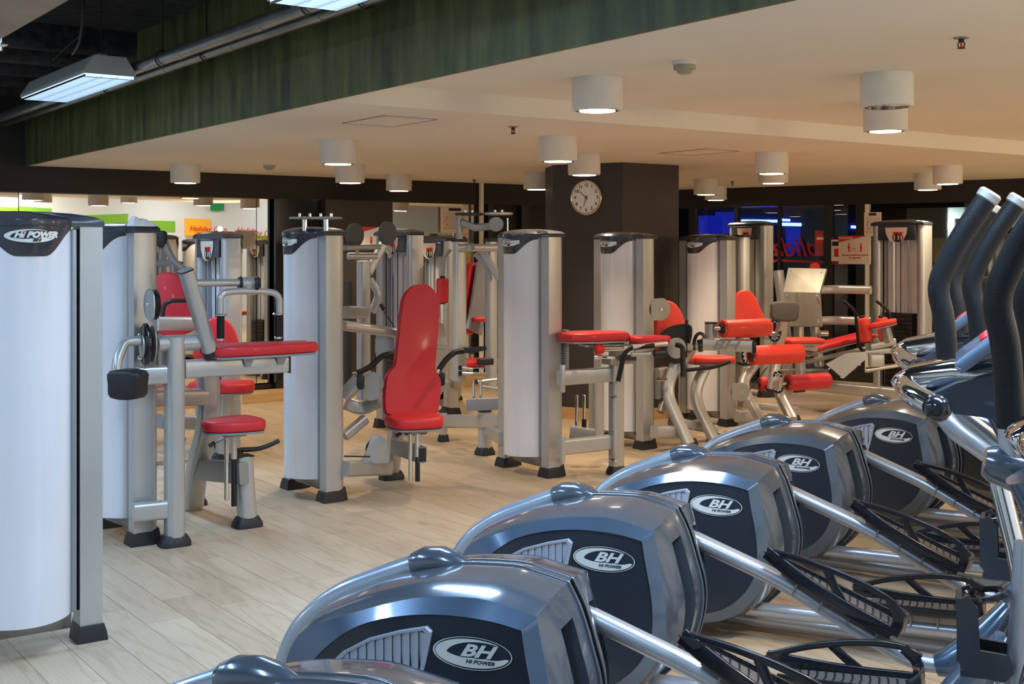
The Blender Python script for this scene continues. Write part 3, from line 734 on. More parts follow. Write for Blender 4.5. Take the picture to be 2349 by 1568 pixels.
# lever with handle
m = MB(); m.bar([q1(.19, -.03, 1.05), P(426, 622, 6.72)], .085, .075, rr=.3, up=U); lv = m.build('lever', silver, t)
a_, b_ = q1(.19, -.03, 1.05), P(426, 622, 6.72); d_ = (a_-b_).normalized(); MB().bar([a_, a_+d_*.03], .088, .078, rr=.3, up=U).build('end_cap', black, lv); MB().bar([b_-d_*.008, b_], .088, .078, rr=.3, up=U).build('end_cap', black, lv)
MB().cyl(P(428, 649, 6.72), P(553, 648, 6.9), .021, 16).build('handle_bar', silver, t)
m = MB().cyl(P(553, 649, 6.9), P(590, 649, 6.95), .034, 20); m.box(P(573, 663, 6.92), U, V, Z, .05, .04, .06); m.build('swivel', silver, t)
m = MB(); 
for px in (551, 590): m.cyl(P(px-4, 649, 6.9), P(px+4, 649, 6.91), .038, 20)
m.build('swivel_cap', black, t)
m = MB().tube([P(505, 722, 6.8), P(505, 672, 6.8), P(540, 667, 6.85), P(605, 667, 6.95), P(641, 674, 7.0), P(641, 722, 7.0)], .019, .12, n=14); m.build('handle_yoke', silver, t)
for px, y0, y1, d in ((506, 724, 778, 6.8), (638, 722, 774, 7.0)):
    MB().cyl(P(px, y0, d), P(px, y1, d), .021, 16).build('hand_grip', foam, t)
    m = MB().cyl(P(px, y0-5, d), P(px, y0, d), .033, 16); m.cyl(P(px, y1-3, d), P(px, y1+3, d), .023, 16); m.build('grip_collar', chrome, t)
# arm pad and its beam
m = MB(); m.bar([q1(.05, .0, .955), q1(.66, .0, .955)], .08, .10, rr=.2); m.build('pad_beam', silver, t)
MB().box(q1(.665, 0, .955), U, V, Z, .012, .084, .104).build('beam_cap', black, t)
for s_ in (.40, .60): MB().prof([(-.03, 0), (.05, 0), (.02, -.06), (-.01, -.06)], q1(s_, -.055, 1.015), U, Z, V, .008).build('pad_bracket', stripM, t)
ax_ = (U*1.0+Z*.0); pad(t, 'arm_pad', [(-.27, -.13), (.27, -.10), (.29, 0), (.27, .10), (-.27, .16), (-.29, .02)], q1(.52, .02, 1.015), U, V, .062, red, .02)
# rear curved leg and seat
m = MB().bar([P(478, 858, 7.42), P(480, 965, 7.42), P(452, 1070, 7.58), P(442, 1158, 7.7)], .10, .12, .25, up=U); m.build('rear_leg', silver, t)
boot(t, onfloor(442, 1158), U)
m = MB().bar([P(345, 912, 7.1), P(470, 910, 7.4)], .09, .10); m.build('cross_beam', silver, t)
m = MB().bar([P(455, 1075, 7.55), P(560, 1085, 7.14)], .06, .125, rr=.15); m.build('seat_beam', silverD, t)
S1 = onfloor(567, 1207); m = MB().bar([S1+Z*.05, S1+Vector((-.025, 0, .41))], .10, .10, rr=.3, up=U); m.build('seat_post', silver, t)
MB().box(S1+Vector((-.025, 0, .412)), U, V, Z, .10, .10, .008).build('post_cap', black, t)
boot(t, S1, U)
sc = P(537, 985, 7.15)
m = MB().cyl(sc+Z*(-.02), sc+Z*(-.17), .018, 12); m.cyl(sc+U*(-.045)+Z*(-.02), sc+U*(-.045)+Z*(-.40), .014, 12); m.build('seat_tube', chrome, t)
MB().cyl(sc+Z*(-.15), sc+Z*(-.44), .017, 12).build('gas_sleeve', black, t)
MB().slab(rrect(.13, .10, .03), sc-Z*.035, U, V, Z, .03).build('seat_bracket', silverD, t)
pad(t, 'seat', [(-.17, -.08), (-.02, -.15), (.13, -.14), (.16, 0), (.13, .14), (-.02, .15), (-.17, .08)], sc, U, V, .065, red, .022)
m = MB().tube([sc+Z*(-.03), P(482, 1022, 7.05)], .004, n=6); m.build('lever_rod', chrome, t)
MB().cyl(P(492, 1015, 7.06), P(480, 1023, 7.04), .012, 10).build('lever_knob', black, t)
m = MB().tube([P(552, 1031, 7.25), P(590, 1030, 7.3), P(615, 1022, 7.33), P(640, 1010, 7.36)], .014, .12); m.build('side_handle', black, t)

# folded cloth on top of the second tower
m = MB(); cth = P(326, 512, 6.6); random.seed(5); vs = []; nx, ny = 14, 8
for j in range(ny):
    for i in range(nx):
        x = (i/(nx-1)-.5)*.14; y = (j/(ny-1)-.5)*.1
        e = min(1, min(i, nx-1-i, j, ny-1-j)/1.5); vs.append(cth+U*(x+random.uniform(-.004, .004))+V*y+Z*(-.015+e*(.034-.02*(x/.07)+random.uniform(-.006, .008))))
m.add(vs, [(j*nx+i, j*nx+i+1, (j+1)*nx+i+1, (j+1)*nx+i) for j in range(ny-1) for i in range(nx-1)])
tag(m.build('cloth', towelM, org=cth), 'crumpled white cloth lying on top of the second tower', 'cloth')

# ================================================================== MACHINE 3 : shoulder press with tall red back
c3 = onfloor(762, 1148)-WA*.27
t = thing('shoulder_press_machine', 'machine with tall bottle-shaped red backrest and the third tower from left', 'exercise machine', (c3.x, c3.y, 0))
tower(c3, WA, NB, t)
for px in (699, 748):
    c = P(px, 500, 8.0 if px < 720 else 7.75); disc(t, 'top_pulley', c, Z, .10, .014, silverD)
    m = MB().cyl(P(px, 530, c.y), P(px, 496, c.y), .016, 12); m.build('pulley_spindle', chrome, t)
    m = MB(); m.cyl(P(px-12, 497, c.y), P(px-12, 489, c.y), .008, 8); m.cyl(P(px+12, 497, c.y), P(px+12, 489, c.y), .008, 8); m.build('bolts', chrome, t)
# black disc pads on yoke
for px, py in ((811, 539), (886, 535)):
    c = P(px, py, 8.7); MB().slab(ell(.065, .084, 26), c, Vector((.92, .39, 0)), Z, Vector((.39, -.92, 0)), .055, .016).build('shoulder_disc', padgrey, t)
    m = MB().tube([c+Z*(-.05), c+Z*(-.11)+U*.03, P(px+8, 590, 8.75)], .012, n=8); m.build('disc_stem', silver, t)
m = MB().cyl(P(797, 587, 8.7), P(866, 587, 8.8), .024, 16); m.build('cross_tube', silver, t)
m = MB().bar([P(792, 568, 8.6), P(868, 566, 8.75)], .07, .035); m.build('top_yoke', silverD, t)
m = MB().bar([P(834, 598, 8.8), P(834, 915, 8.85)], .08, .085, up=U); m.build('upright', silver, t)
m = MB().bar([P(886, 548, 9.0), P(845, 625, 8.9)], .05, .06); m.build('lever_arm', silver, t)
m = MB().tube([P(848, 640, 8.9), P(870, 672, 8.9), P(860, 700, 8.9), P(853, 716, 8.9)], .028, .06); m.build('crank', silver, t)
m = MB().bar([P(792, 716, 8.4), P(834, 716, 8.8)], .08, .085); m.build('upper_beam', silver, t)
m = MB().tube([P(788, 746, 8.1), P(915, 764, 8.45)], .034, n=18); m.build('press_tube', silver, t)
m = MB().tube([P(872, 700, 8.8), P(905, 750, 8.8)], .004, n=5); m.build('cable', black, t)
MB().cyl(P(873, 697, 8.8), P(881, 711, 8.8), .014, 10).build('cable_sleeve', black, t)
bB, bT = P(936, 948, 8.33), P(963, 662, 8.47); by = (bT-bB).normalized(); bx = Vector((.90, .43, 0)); bx = (bx-by*bx.dot(by)).normalized()
H_ = (bT-bB).length
ol = [(-.13, .0), (-.160, .02), (-.172, .10), (-.172, .19), (-.165, .235), (-.135, .275), (-.118, .32), (-.116, .50), (-.112, .68), (-.104, .755), (-.075, .80), (-.035, .835), (.035, .835), (.075, .80), (.104, .755), (.112, .68), (.116, .50), (.118, .32), (.135, .275), (.165, .235), (.172, .19), (.172, .10), (.160, .02), (.13, .0)]
ol = [(x, y*H_/.835) for x, y in ol]; ol.reverse()
bz = by.cross(bx); nrm = bz if bz.y < 0 else -bz
ob = MB(); oc = smooth_closed(ol, 2)
if bx.cross(by).dot(nrm) < 0: pass
ob.slab([(x, y) for x, y in reversed(oc)], bB, bx, by, bx.cross(by).normalized(), .065, .022, .004); br = ob.build('backrest', red, t, ang=50)
MB().slab([(x*.93, y*.98+.005) for x, y in reversed(oc)], bB-bx.cross(by).normalized()*.02, bx, by, bx.cross(by).normalized(), .02).build('backing_board', stripM, br)
sc = P(953, 978, 8.2)
pad(t, 'seat', [(-.17, -.10), (-.10, -.17), (.10, -.17), (.17, -.08), (.17, .12), (-.17, .12)], sc, Vector((.95, .3, 0)), Vector((-.3, .95, 0)), .075, red, .025)
MB().slab(rrect(.14, .12, .03), sc-Z*.04, U, V, Z, .03).build('seat_bracket', silverD, t)
m = MB().cyl(sc+Z*(-.03)+bx*.015, sc+Z*(-.2)+bx*.015, .018, 12); m.cyl(sc+Z*(-.03)-bx*.035, sc+Z*(-.36)-bx*.035, .014, 12); m.build('seat_tube', chrome, t)
MB().cyl(sc+Z*(-.09)+bx*.015, sc+Z*(-.36)+bx*.015, .016, 12).build('gas_sleeve', black, t)
m = MB().tube([sc+Z*(-.03), P(915, 995, 8.1)], .004, n=6); m.build('lever_rod', chrome, t)
MB().cyl(P(921, 992, 8.1), P(908, 1000, 8.1), .013, 10).build('lever_knob', black, t)
L3 = onfloor(898, 1098); m = MB().bar([L3+Z*.05, P(912, 955, 8.55)], .095, .10, rr=.3, up=U); m.build('front_leg', silver, t); boot(t, L3, U)
m = MB().bar([P(905, 1022, 8.5), P(970, 1043, 8.2)], .06, .105, rr=.1); m.build('seat_beam', silverD, t)
MB().box(P(969, 1043, 8.19), (P(970, 1043, 8.2)-P(905, 1022, 8.5)).normalized(), Vector((.9, .4, 0)), Z, .012, .045, .085).build('beam_mouth', black, t)
m = MB().bar([P(790, 1075, 7.95), P(890, 1072, 8.5)], .08, .10); m.build('base_beam', silver, t)
MB().slab([(-.10, -.06), (.10, -.06), (.10, .03), (.075, .10), (.03, .135), (-.02, .12), (-.05, .04)], P(858, 1042, 8.25), Vector((.96, .28, 0)), Z, Vector((.28, -.96, 0)), .012, .003).build('cable_guard', silver, t)
pl_ = disc(t, 'base_pulley', P(864, 1030, 8.27), Vector((.28, -.96, 0)), .075, .02, black)
MB().tube([P(790, 1046, 8.0), P(850, 1047, 8.24)], .005, n=6).build('base_cable', black, t)
m = MB().bar([P(792, 905, 8.1), P(826, 868, 8.05)], .085, .085); m.bar([P(792, 905, 8.1), P(826, 868, 8.05)], .06, .09); m.build('press_arm', silver, t)
m = MB().bar([P(975, 935, 8.65), P(1016, 868, 8.6)], .08, .085); m.build('press_arm', silver, t)
for px, py in ((827, 875), (1012, 868)):
    MB().slab(rrect(.05, .10, .024), P(px, py, 8.0 if px < 900 else 8.5), Vector((.97, .2, 0)), Z, Vector((.2, -.97, 0)), .03, .01).build('arm_cap', black, t)
for pts in (([P(818, 855, 8.05), P(850, 842, 8.1), P(876, 815, 8.15), P(900, 811, 8.2)]), ([P(1007, 848, 8.1), P(1024, 822, 8.15), P(1045, 806, 8.2), P(1062, 805, 8.25)])):
    MB().tube(pts, .019, .08, n=14).build('hand_grip', foam, t)
    MB().cyl(pts[0]+(pts[0]-pts[1])*.3, pts[0], .014, 10).build('grip_ferrule', chrome, t)
pulley(t, P(855, 880, 8.25), Vector((.28, -.96, 0))*-1, .07)
m = MB().slab(rrect(.10, .19, .045), P(852, 885, 8.15), Vector((.97, .2, 0)), Z, Vector((.2, -.97, 0)), .008); m.build('pulley_plate', silverD, t)
m = MB().bar([P(795, 925, 8.3), P(830, 938, 8.35), P(872, 918, 8.3)], .07, .09, .1); m.build('swing_arm', silver, t)
m = MB().bar([P(838, 960, 8.3), P(790, 1000, 8.2)], .07, .06); m.build('lower_brace', silver, t)
MB().slab(rrect(.13, .14, .03), P(882, 792, 8.5), Vector((.97, .2, 0)), Z, Vector((.2, -.97, 0)), .008).build('guard_plate', silver, t)

# ================================================================== MACHINE 4 : prone leg curl
c4 = onfloor(1267, 1092)-WA*.27
t = thing('leg_curl_machine', 'lying leg curl machine with red bench right of the fourth tower', 'exercise machine', (c4.x, c4.y, 0))
tower(c4, WA, NB, t)
A4 = Vector((.75, 8.93, 0)); N4 = Vector((.28, 8.6, 0))
m = MB().bar([A4+Z*.05, A4+Z*.98], .075, .10, rr=.2, up=U); m.build('upright', silver, t); boot(t, A4, U, .11, .14)
for z_, in ((.72,), (.235,)):
    m = MB().bar([N4+Z*z_+U*.06, A4+Z*z_-U*.06], .06, .105, rr=.2); m.build('link_beam', silver, t)
    for q in (.05, .52): MB().box(N4+U*q+Z*z_-V*.05, U, V, Z, .03, .03, .19, .004).build('clamp_plate', silver, t)
for y in (875, 907, 1053, 1088): MB().cyl(P(1398, y, 8.9)-V*.02, P(1398, y, 8.9)-V*.07, .011, 8).build('bolt', chrome, t)
bc = P(1372, 782, 8.9)
ax_ = U
pad(t, 'bench_pad', [(-.26, -.14), (.12, -.13), (.19, -.09), (.19, .16), (-.26, .16)], P(1375, 780, 8.85), Vector((.95, .30, 0)), Vector((-.30, .95, 0)), .06, red, .02, k=2)
pad(t, 'chest_pad', [(-.13, -.09), (.05, -.10), (.13, -.05), (.14, .04), (.05, .12), (-.13, .12)], P(1493, 786, 8.8), Vector((.97, .22, 0)), Vector((-.22, .97, 0)), .05, red, .02)
MB().box(P(1410, 790, 8.9), Vector((.95, .3, 0)), Vector((-.3, .95, 0)), Z, .5, .16, .015).build('bench_rail', silver, t)
MB().cyl(P(1366, 800, 8.7), P(1384, 800, 8.72), .033, 20).build('adjuster_knob', redI, t)
m = MB().cyl(P(1384, 800, 8.72), P(1430, 800, 8.78), .02, 12); m.cyl(P(1362, 818, 8.7), P(1372, 818, 8.7), .024, 14); m.cyl(P(1370, 818, 8.7), P(1410, 820, 8.75), .014, 10); m.build('adjuster_shaft', chrome, t)
m = MB().box(P(1420, 826, 8.85), U, V, Z, .24, .12, .05, .01); m.build('adjuster_block', silverD, t)
m = MB().box(P(1440, 820, 8.77), Vector((.95, .3, 0)), Vector((-.3, .95, 0)), Vector((0, -.3, .95)), .13, .005, .045); m.build('scale_plate', ePanel, t)
m = MB().tube([P(1418, 874, 8.6), P(1432, 810, 8.6), P(1445, 798, 8.6), P(1500, 792, 8.65)], .017, .06); m.build('leg_bracket', foam, t)
m = MB().tube([P(1450, 796, 8.6), P(1530, 788, 8.7)], .018, n=14); m.tube([P(1448, 812, 8.65), P(1500, 810, 8.7)], .019); m.build('handle_tube', silver, t)
m = MB().tube([P(1550, 790, 8.8), P(1566, 794, 8.78), P(1567, 864, 8.7)], .018, .05); m.build('hand_grip', foam, t)
MB().cyl(P(1500, 811, 8.66), P(1526, 809, 8.69), .026, 14).build('grip_end', black, t)
disc(t, 'cam_hub', P(1552, 798, 8.9), Vector((.3, -.95, 0)), .075, .015, silverD)
for pts in ([(1323, 795), (1323, 862)],):
    pass
for px in (1323, 1340): MB().cyl(P(px, 905, 9.2), P(px, 1010, 9.2), .012, 10).build('guide_rod', chrome, t)
m = MB().bar([P(1308, 990, 9.2), P(1362, 998, 9.2)], .06, .10); m.build('rod_bracket', silverD, t)
MB().cyl(P(1340, 960, 9.2), P(1340, 1015, 9.2), .018, 10).build('rod_sleeve', black, t)
m = MB().bar([P(1368, 850, 9.4), P(1368, 1015, 9.4)], .09, .10, up=U); m.build('rear_upright', silver, t)
m = MB()
for i in range(20): m.box(P(1296, 758+i*5.5, 8.85), Vector((.95, .3, 0)), V, Z, .024, .06, .013)
o = m.build('cover_mesh', silverD, t); o['kind'] = 'stuff'
F4 = onfloor(1112, 1042); G4 = onfloor(1017, 1012)
for q, h, r in ((F4, .34, .055), (G4, .245, .033)):
    MB().cyl(q+Z*.04, q+Z*h, r, 20, .1).build('leg_post', silver, t); boot(t, q, U, r*2.6, r*2.6)
    MB().lathe(q+Z*h, Z, [(r*1.02, 0), (r*.95, .018), (r*.5, .03)], 16).build('post_cap', black, t)
m = MB().bar([F4+Z*.22, P(1152, 1005, 9.2)], .06, .10, rr=.3); m.build('leg_beam', silver, t)
m = MB().bar([G4+Z*.17, P(1150, 965, 9.4)], .06, .11, rr=.3); m.build('leg_beam', silver, t)

# ================================================================== MACHINE between : cable frame behind tower four
c = P(1000, 600, 12.4); c.z = 0
t = thing('pulldown_machine', 'tall cable machine with horizontal pulleys on top, left of the fourth tower', 'exercise machine', c)
tower(c, WA, U, t, front=True, H=1.70)
m = MB().bar([P(1054, 555, 10.0), P(1054, 872, 10.0)], .08, .10, up=U); m.build('upright', silver, t)
m = MB().bar([P(1127, 552, 10.2), P(1127, 895, 10.2)], .075, .09, up=U); m.build('upright', silver, t)
for px, d in ((1054, 10.0), (1127, 10.2)): MB().box(P(px, 550, d), U, V, Z, .10, .09, .03).build('post_cap', black, t)
m = MB().cyl(P(1049, 568, 9.9), P(1146, 568, 10.0), .031, 18); m.build('cross_tube', silver, t)
disc(t, 'tube_boss', P(1080, 568, 9.86), Vector((.2, -.98, 0)), .030, .03, chrome)
m = MB().bar([P(1108, 578, 10.1), P(1146, 640, 10.1)], .05, .06); m.bar([P(1090, 580, 10.15), P(1122, 615, 10.15)], .04, .05); m.build('brace', silver, t)
m = MB().bar([P(1058, 510, 9.9), P(1090, 522, 9.9), P(1130, 518, 9.9)], .06, .06); m.bar([P(1054, 488, 9.9), P(1054, 548, 9.9)], .045, .045, up=U); m.build('head_beam', silverD, t)
for px, py in ((1076, 491), (1144, 490)):
    disc(t, 'top_pulley', P(px, py, 9.9), Z, .115, .02, black if px < 1100 else silver)
    m = MB()
    for k in (-8, 8): m.cyl(P(px+k, py-2, 9.9), P(px+k, py-9, 9.9), .012, 8)
    m.build('bolts', chrome, t)
disc(t, 'side_pulley', P(1138, 514, 9.8), Vector((.1, -.99, 0)), .058, .02, stripM)
MB().cyl(P(1164, 500, 9.85), P(1164, 535, 9.85), .006, 6).build('cable', chrome, t)
roller(t, P(1014, 694, 10.4), P(1015, 638, 10.4), .052, red)
m = MB().tube([P(1015, 640, 10.4), P(1018, 590, 10.4), P(1034, 572, 10.4)], .014, .05); m.build('roller_stem', silverD, t)
# its red back and seat seen edge-on
bB, bT = P(1075, 765, 10.6), P(1100, 605, 10.75); by = (bT-bB).normalized(); bx = Vector((.45, .89, 0)); bx = (bx-by*bx.dot(by)).normalized()
ob = MB().slab(rrect(.28, (bT-bB).length, .1), (bT+bB)/2, bx, by, -bx.cross(by), .06, .02); ob.build('backrest', red, t)
MB().box((bT+bB)/2+Vector((.045, 0, 0)), bx, by, bx.cross(by), .26, (bT-bB).length*.95, .02).build('back_plate', stripM, t)
pad(t, 'seat', [(-.15, -.13), (.15, -.13), (.17, 0), (.15, .13), (-.15, .13)], P(1092, 838, 10.6), U, V, .055, red)
MB().box(P(1100, 732, 10.6), U, V, Z, .16, .1, .04, .015).build('elbow_pad', red, t)
Lq = onfloor(1045, 917); m = MB().bar([Lq+Z*.05, P(1054, 868, 11.6)], .10, .09, up=U); m.build('rear_leg', silver, t); boot(t, Lq, U, .11, .14)
m = MB().tube([P(1083, 803, 9.9), P(1060, 800, 10.0)], .02); m.prof([(-.10, .01), (.12, .03), (.13, .0), (.0, -.03), (-.10, -.02)], P(1080, 802, 9.9), Vector((1, 0, 0)), Z, Vector((0, 1, 0)), .03); m.build('toggle_lever', black, t)
MB().box(P(1113, 829, 9.9), U, V, Z, .14, .06, .055, .01).build('adjuster_block', black, t)
for y0, y1, x0, x1 in ((843, 848, 1056, 1084), (856, 858, 1056, 1115), (876, 870, 1092, 1140), (886, 893, 1102, 1146)):
    MB().cyl(P(x0, y0, 9.9), P(x1, y1, 9.95), .015, 10).build('link_rod', silver, t)
    MB().cyl(P(x0-4, y0, 9.9), P(x0+4, y0, 9.9), .02, 10).build('link_boss', blackG, t)
m = MB().bar([P(1073, 928, 9.7), P(1146, 925, 9.6)], .05, .095, rr=.1); m.build('stop_beam', stripM, t)
for px in (1086, 1102): MB().cyl(P(px, 870, 9.8), P(px, 925, 9.8), .012, 10).build('guide_rod', chrome, t)
MB().slab([(-.09, -.30), (.09, -.30), (.10, .0), (.06, .22), (-.02, .26), (-.09, .2)], P(1003, 800, 11.0), Vector((.95, .2, 0)), Z, Vector((.2, -.95, 0)), .02, .004).build('cam_guard', silver, t)
m = MB().cyl(P(990, 795, 10.8), P(1060, 800, 10.6), .02, 12); m.build('press_tube', silver, t)

# ================================================================== MACHINE 5 : leg extension behind tower five
c5 = onfloor(1481, 1028)-WA*.27
t5 = thing('leg_extension_machine', 'leg extension machine with three bright rollers beside the fifth tower', 'exercise machine', (c5.x, c5.y, 0))
t = t5; tower(c5, WA, NB, t)
def legext(t, dx, dy, d, sc, hub=True):
    """one leg extension, laid out from picture measurements at depth d (dx,dy shift, sc scale)"""
    q = lambda px, py, dd=0: P(dx+px*sc, dy+py*sc, d+dd)
    return q
pulley(t, P(1512, 709, 9.75), Vector((.45, -.89, 0))*-1, .085)
MB().slab(rrect(.12, .17, .02), P(1508, 709, 9.72), Vector((.9, .43, 0)), Z, Vector((.43, -.9, 0)), .008).build('pulley_plate', silverD, t)
ol = [(-.14, 0), (.16, 0), (.13, .22), (.06, .36), (-.04, .40), (-.13, .35), (-.15, .2)]
pad(t, 'backrest', ol, P(1535, 800, 10.3), Vector((.93, .36, 0)), Vector((-.03, .15, .98)), .07, redO, .02)
MB().slab(smooth_closed([(-.10, -.14), (.02, -.16), (.10, .0), (.11, .14), (.0, .15), (-.12, .10), (-.16, .0)], 3), P(1556, 786, 10.05), Vector((.93, -.36, 0)), Z, Vector((-.36, -.93, 0)), .025, .004).build('cam', black, t)
m = MB().slab(rrect(.016, .30, .006), P(1577, 775, 10.0), Vector((.93, -.36, 0)), Z, Vector((-.36, -.93, 0)), .05); m.build('cam_rim', blackG, t)
m = MB().tube([P(1560, 797, 10.0), P(1604, 793, 10.0)], .031, n=18); m.build('axle', silver, t)
m = MB().tube([P(1606+14*math.cos(a), 790+26*math.sin(a), 9.98) for a in [math.radians(q) for q in range(150, 400, 20)]], .014, n=8); m.build('range_selector', blackG, t)
MB().cyl(P(1600, 793, 10), P(1612, 792, 10), .052, 20).build('axle_collar', blackG, t)
m = MB().bar([P(1610, 788, 10.0), P(1724, 793, 10.0)], .10, .098, rr=.2); m.build('lever_body', silver, t)
put(mm := MB(), text_geo('BH', .11, .35, 0, sx=1.5), plane_fn(P(1662, 792, 9.943), (1, 0, -.02), Z)); mm.build('lever_mark', stripM, t)
MB().box(P(1728, 796, 9.99), (1, 0, 0), (0, 1, 0), Z, .035, .105, .10, .01).build('lever_cap', blackG, t)
m = MB().bar([P(1631, 780, 10.0), P(1631, 742, 10.0)], .085, .085, up=U); m.build('roller_post', silver, t)
MB().box(P(1631, 740, 10.0), (1, 0, 0), (0, 1, 0), Z, .09, .09, .012).build('post_cap', black, t)
MB().cyl(P(1640, 753, 9.95), P(1655, 753, 9.9), .016, 12).build('roller_axle', chrome, t)
roller(t, P(1656, 754, 9.9), P(1764, 750, 10.1), .072)
for pts in ([P(1556, 822, 10.15), P(1525, 895, 10.1), P(1580, 1018, 9.95)], [P(1622, 835, 10.6), P(1588, 905, 10.5), P(1638, 1008, 10.35)]):
    MB().bar(pts, .075, .095, .18, rr=.35, up=Vector((.9, .3, 0))).build('curved_leg', silver, t)
boot(t, onfloor(1582, 1022), U, .11, .13); boot(t, onfloor(1640, 1010), U, .11, .13)
MB().bar([P(1590, 800, 10.1), P(1555, 850, 10.15)], .10, .05).build('gusset', silver, t)
pad(t, 'seat', [(-.17, -.15), (.16, -.15), (.18, 0), (.16, .15), (-.17, .15)], P(1628, 830, 10.5), Vector((.98, .18, 0)), Vector((-.18, .98, 0)), .05, redO)
m = MB().bar([P(1625, 832, 10.5), P(1612, 850, 10.5)], .10, .05); m.build('seat_bracket', silver, t)
MB().tube([P(1560, 850, 10.3), P(1600, 846, 10.3), P(1640, 842, 10.3), P(1675, 829, 10.3)], .016, .1).build('side_handle', black, t)
m = MB().bar([P(1500, 990, 9.9), P(1570, 990, 10.1)], .09, .10); m.bar([P(1540, 965, 10.3), P(1640, 985, 10.6)], .08, .08); m.build('base_beam', silver, t)
m = MB().bar([P(1505, 880, 10.1), P(1525, 875, 10.2)], .08, .25); m.bar([P(1515, 945, 10.1), P(1535, 880, 10.2)], .05, .06); m.build('inner_frame', silverD, t)
m = MB().cyl(P(1506, 870, 10.0), P(1530, 869, 10.0), .014, 10); m.build('stop_pin', chrome, t)

# ================================================================== MACHINE 6 : second leg extension
c6 = onfloor(1671, 976)-WA*.27
t = thing('leg_extension_machine', 'leg machine with grey head pad and red rollers beside the sixth tower', 'exercise machine', (c6.x, c6.y, 0))
tower(c6, WA, NB, t)
pad(t, 'backrest', [(-.14, 0), (.19, 0), (.12, .26), (.04, .40), (-.06, .42), (-.14, .36), (-.16, .2)], P(1714, 768, 11.7), Vector((.93, .36, 0)), Vector((-.03, .15, .98)), .07, redO, .02)
MB().slab(smooth_closed([(-.11, -.08), (.09, -.09), (.12, .0), (.10, .07), (-.10, .08), (-.13, 0)], 3), P(1797, 712, 11.1), Vector((.98, .1, 0)), Z, Vector((.1, -.98, 0)), .09, .02).build('head_pad', padgrey, t)
m = MB().bar([P(1797, 725, 11.2), P(1784, 800, 11.3), P(1772, 895, 11.2)], .07, .09, .1, up=Vector((.9, .3, 0))); m.build('main_lever', silver, t)
MB().bar([P(1772, 892, 11.2), P(1771, 898, 11.2)], .08, .10, up=Vector((.9, .3, 0))).build('lever_cap', black, t)
m = MB().tube([P(1752, 770, 11.3), P(1800, 768, 11.3)], .034, n=18); m.build('axle', silver, t)
for px, py in ((1777, 758), (1716, 812), (1785, 876)):
    m = MB().tube([P(px+13*math.cos(a), py+24*math.sin(a), 11.2) for a in [math.radians(q) for q in range(0, 330, 22)]], .012, n=8); s_ = m.build('range_selector', blackG, t)
    m = MB(); 
    for a in range(0, 330, 30): m.cyl(P(px+11*math.cos(math.radians(a)), py+20*math.sin(math.radians(a)), 11.16), P(px+11*math.cos(math.radians(a)), py+20*math.sin(math.radians(a)), 11.19), .008, 6)
    m.build('selector_holes', chrome, s_)
roller(t, P(1722, 815, 10.75), P(1838, 810, 10.95), .085)
roller(t, P(1742, 880, 11.3), P(1764, 879, 11.3), .065, red)
roller(t, P(1805, 878, 11.0), P(1902, 872, 11.15), .072, red)
MB().cyl(P(1794, 879, 11.0), P(1808, 878, 11.0), .016, 12).build('roller_axle', chrome, t)
for pts in ([P(1735, 830, 11.3), P(1698, 880, 11.2), P(1752, 975, 11.0)], [P(1780, 870, 11.6), P(1790, 910, 11.5), P(1818, 962, 11.3)]):
    MB().bar(pts, .075, .095, .18, rr=.35, up=Vector((.9, .3, 0))).build('curved_leg', silver, t)
boot(t, onfloor(1755, 980), U, .11, .13); boot(t, onfloor(1820, 966), U, .11, .13)
pad(t, 'seat', [(-.17, -.15), (.16, -.15), (.18, 0), (.16, .15), (-.17, .15)], P(1838, 786, 11.7), Vector((.98, .18, 0)), Vector((-.18, .98, 0)), .045, redO)
m = MB().bar([P(1838, 790, 11.7), P(1815, 815, 11.7)], .10, .05); m.bar([P(1815, 790, 11.6), P(1870, 800, 11.8)], .06, .05); m.build('seat_bracket', silver, t)
pulley(t, P(1697, 898, 11.0), Vector((.3, -.95, 0))*-1, .08)
MB().slab(rrect(.10, .15, .02), P(1690, 898, 10.95), Vector((.95, .3, 0)), Z, Vector((.3, -.95, 0)), .008).build('pulley_plate', silverD, t)
MB().tube([P(1708, 908, 11.0), P(1760, 842, 11.1)], .005, n=6).build('cable', black, t)
MB().bar([P(1690, 955, 11.2), P(1740, 955, 11.3)], .09, .10).build('base_beam', silver, t); MB().bar([P(1700, 925, 11.7), P(1780, 935, 11.9)], .07, .07).build('base_beam', silver, t)
MB().tube([P(1690, 830, 11.3), P(1712, 838, 11.3), P(1722, 815, 11.2)], .016, .05).build('hand_grip', black, t)

# ================================================================== TALL TOWER AND LEG PRESS
ct = P(1722, 600, 13.9); ct.z = 0
t = thing('weight_tower', 'tall weight tower with a printed placard behind the sixth tower', 'exercise machine', ct)
tower(ct, Vector((.45, -.893, 0)), Vector((.893, .45, 0)), t, front=True, H=1.88)
m = MB().bar([P(1700, 545, 13.0), P(1700, 600, 13.0)], .14, .14, up=U); 
m = MB().bar([P(1705, 544, 12.6), P(1705, 960, 12.6)], .12, .13, rr=.4, up=U); m.build('outer_post', silver, t); MB().box(P(1705, 541, 12.6), U, V, Z, .14, .14, .02).build('post_cap', black, t)

cp_ = P(2068, 600, 12.6); cp_.z = 0
t = thing('leg_press_machine', 'leg press with red sled, steel foot plate and tall placard tower at right', 'exercise machine', cp_)
tower(cp_, WA, U, t, front=True, H=1.86, plates=20)
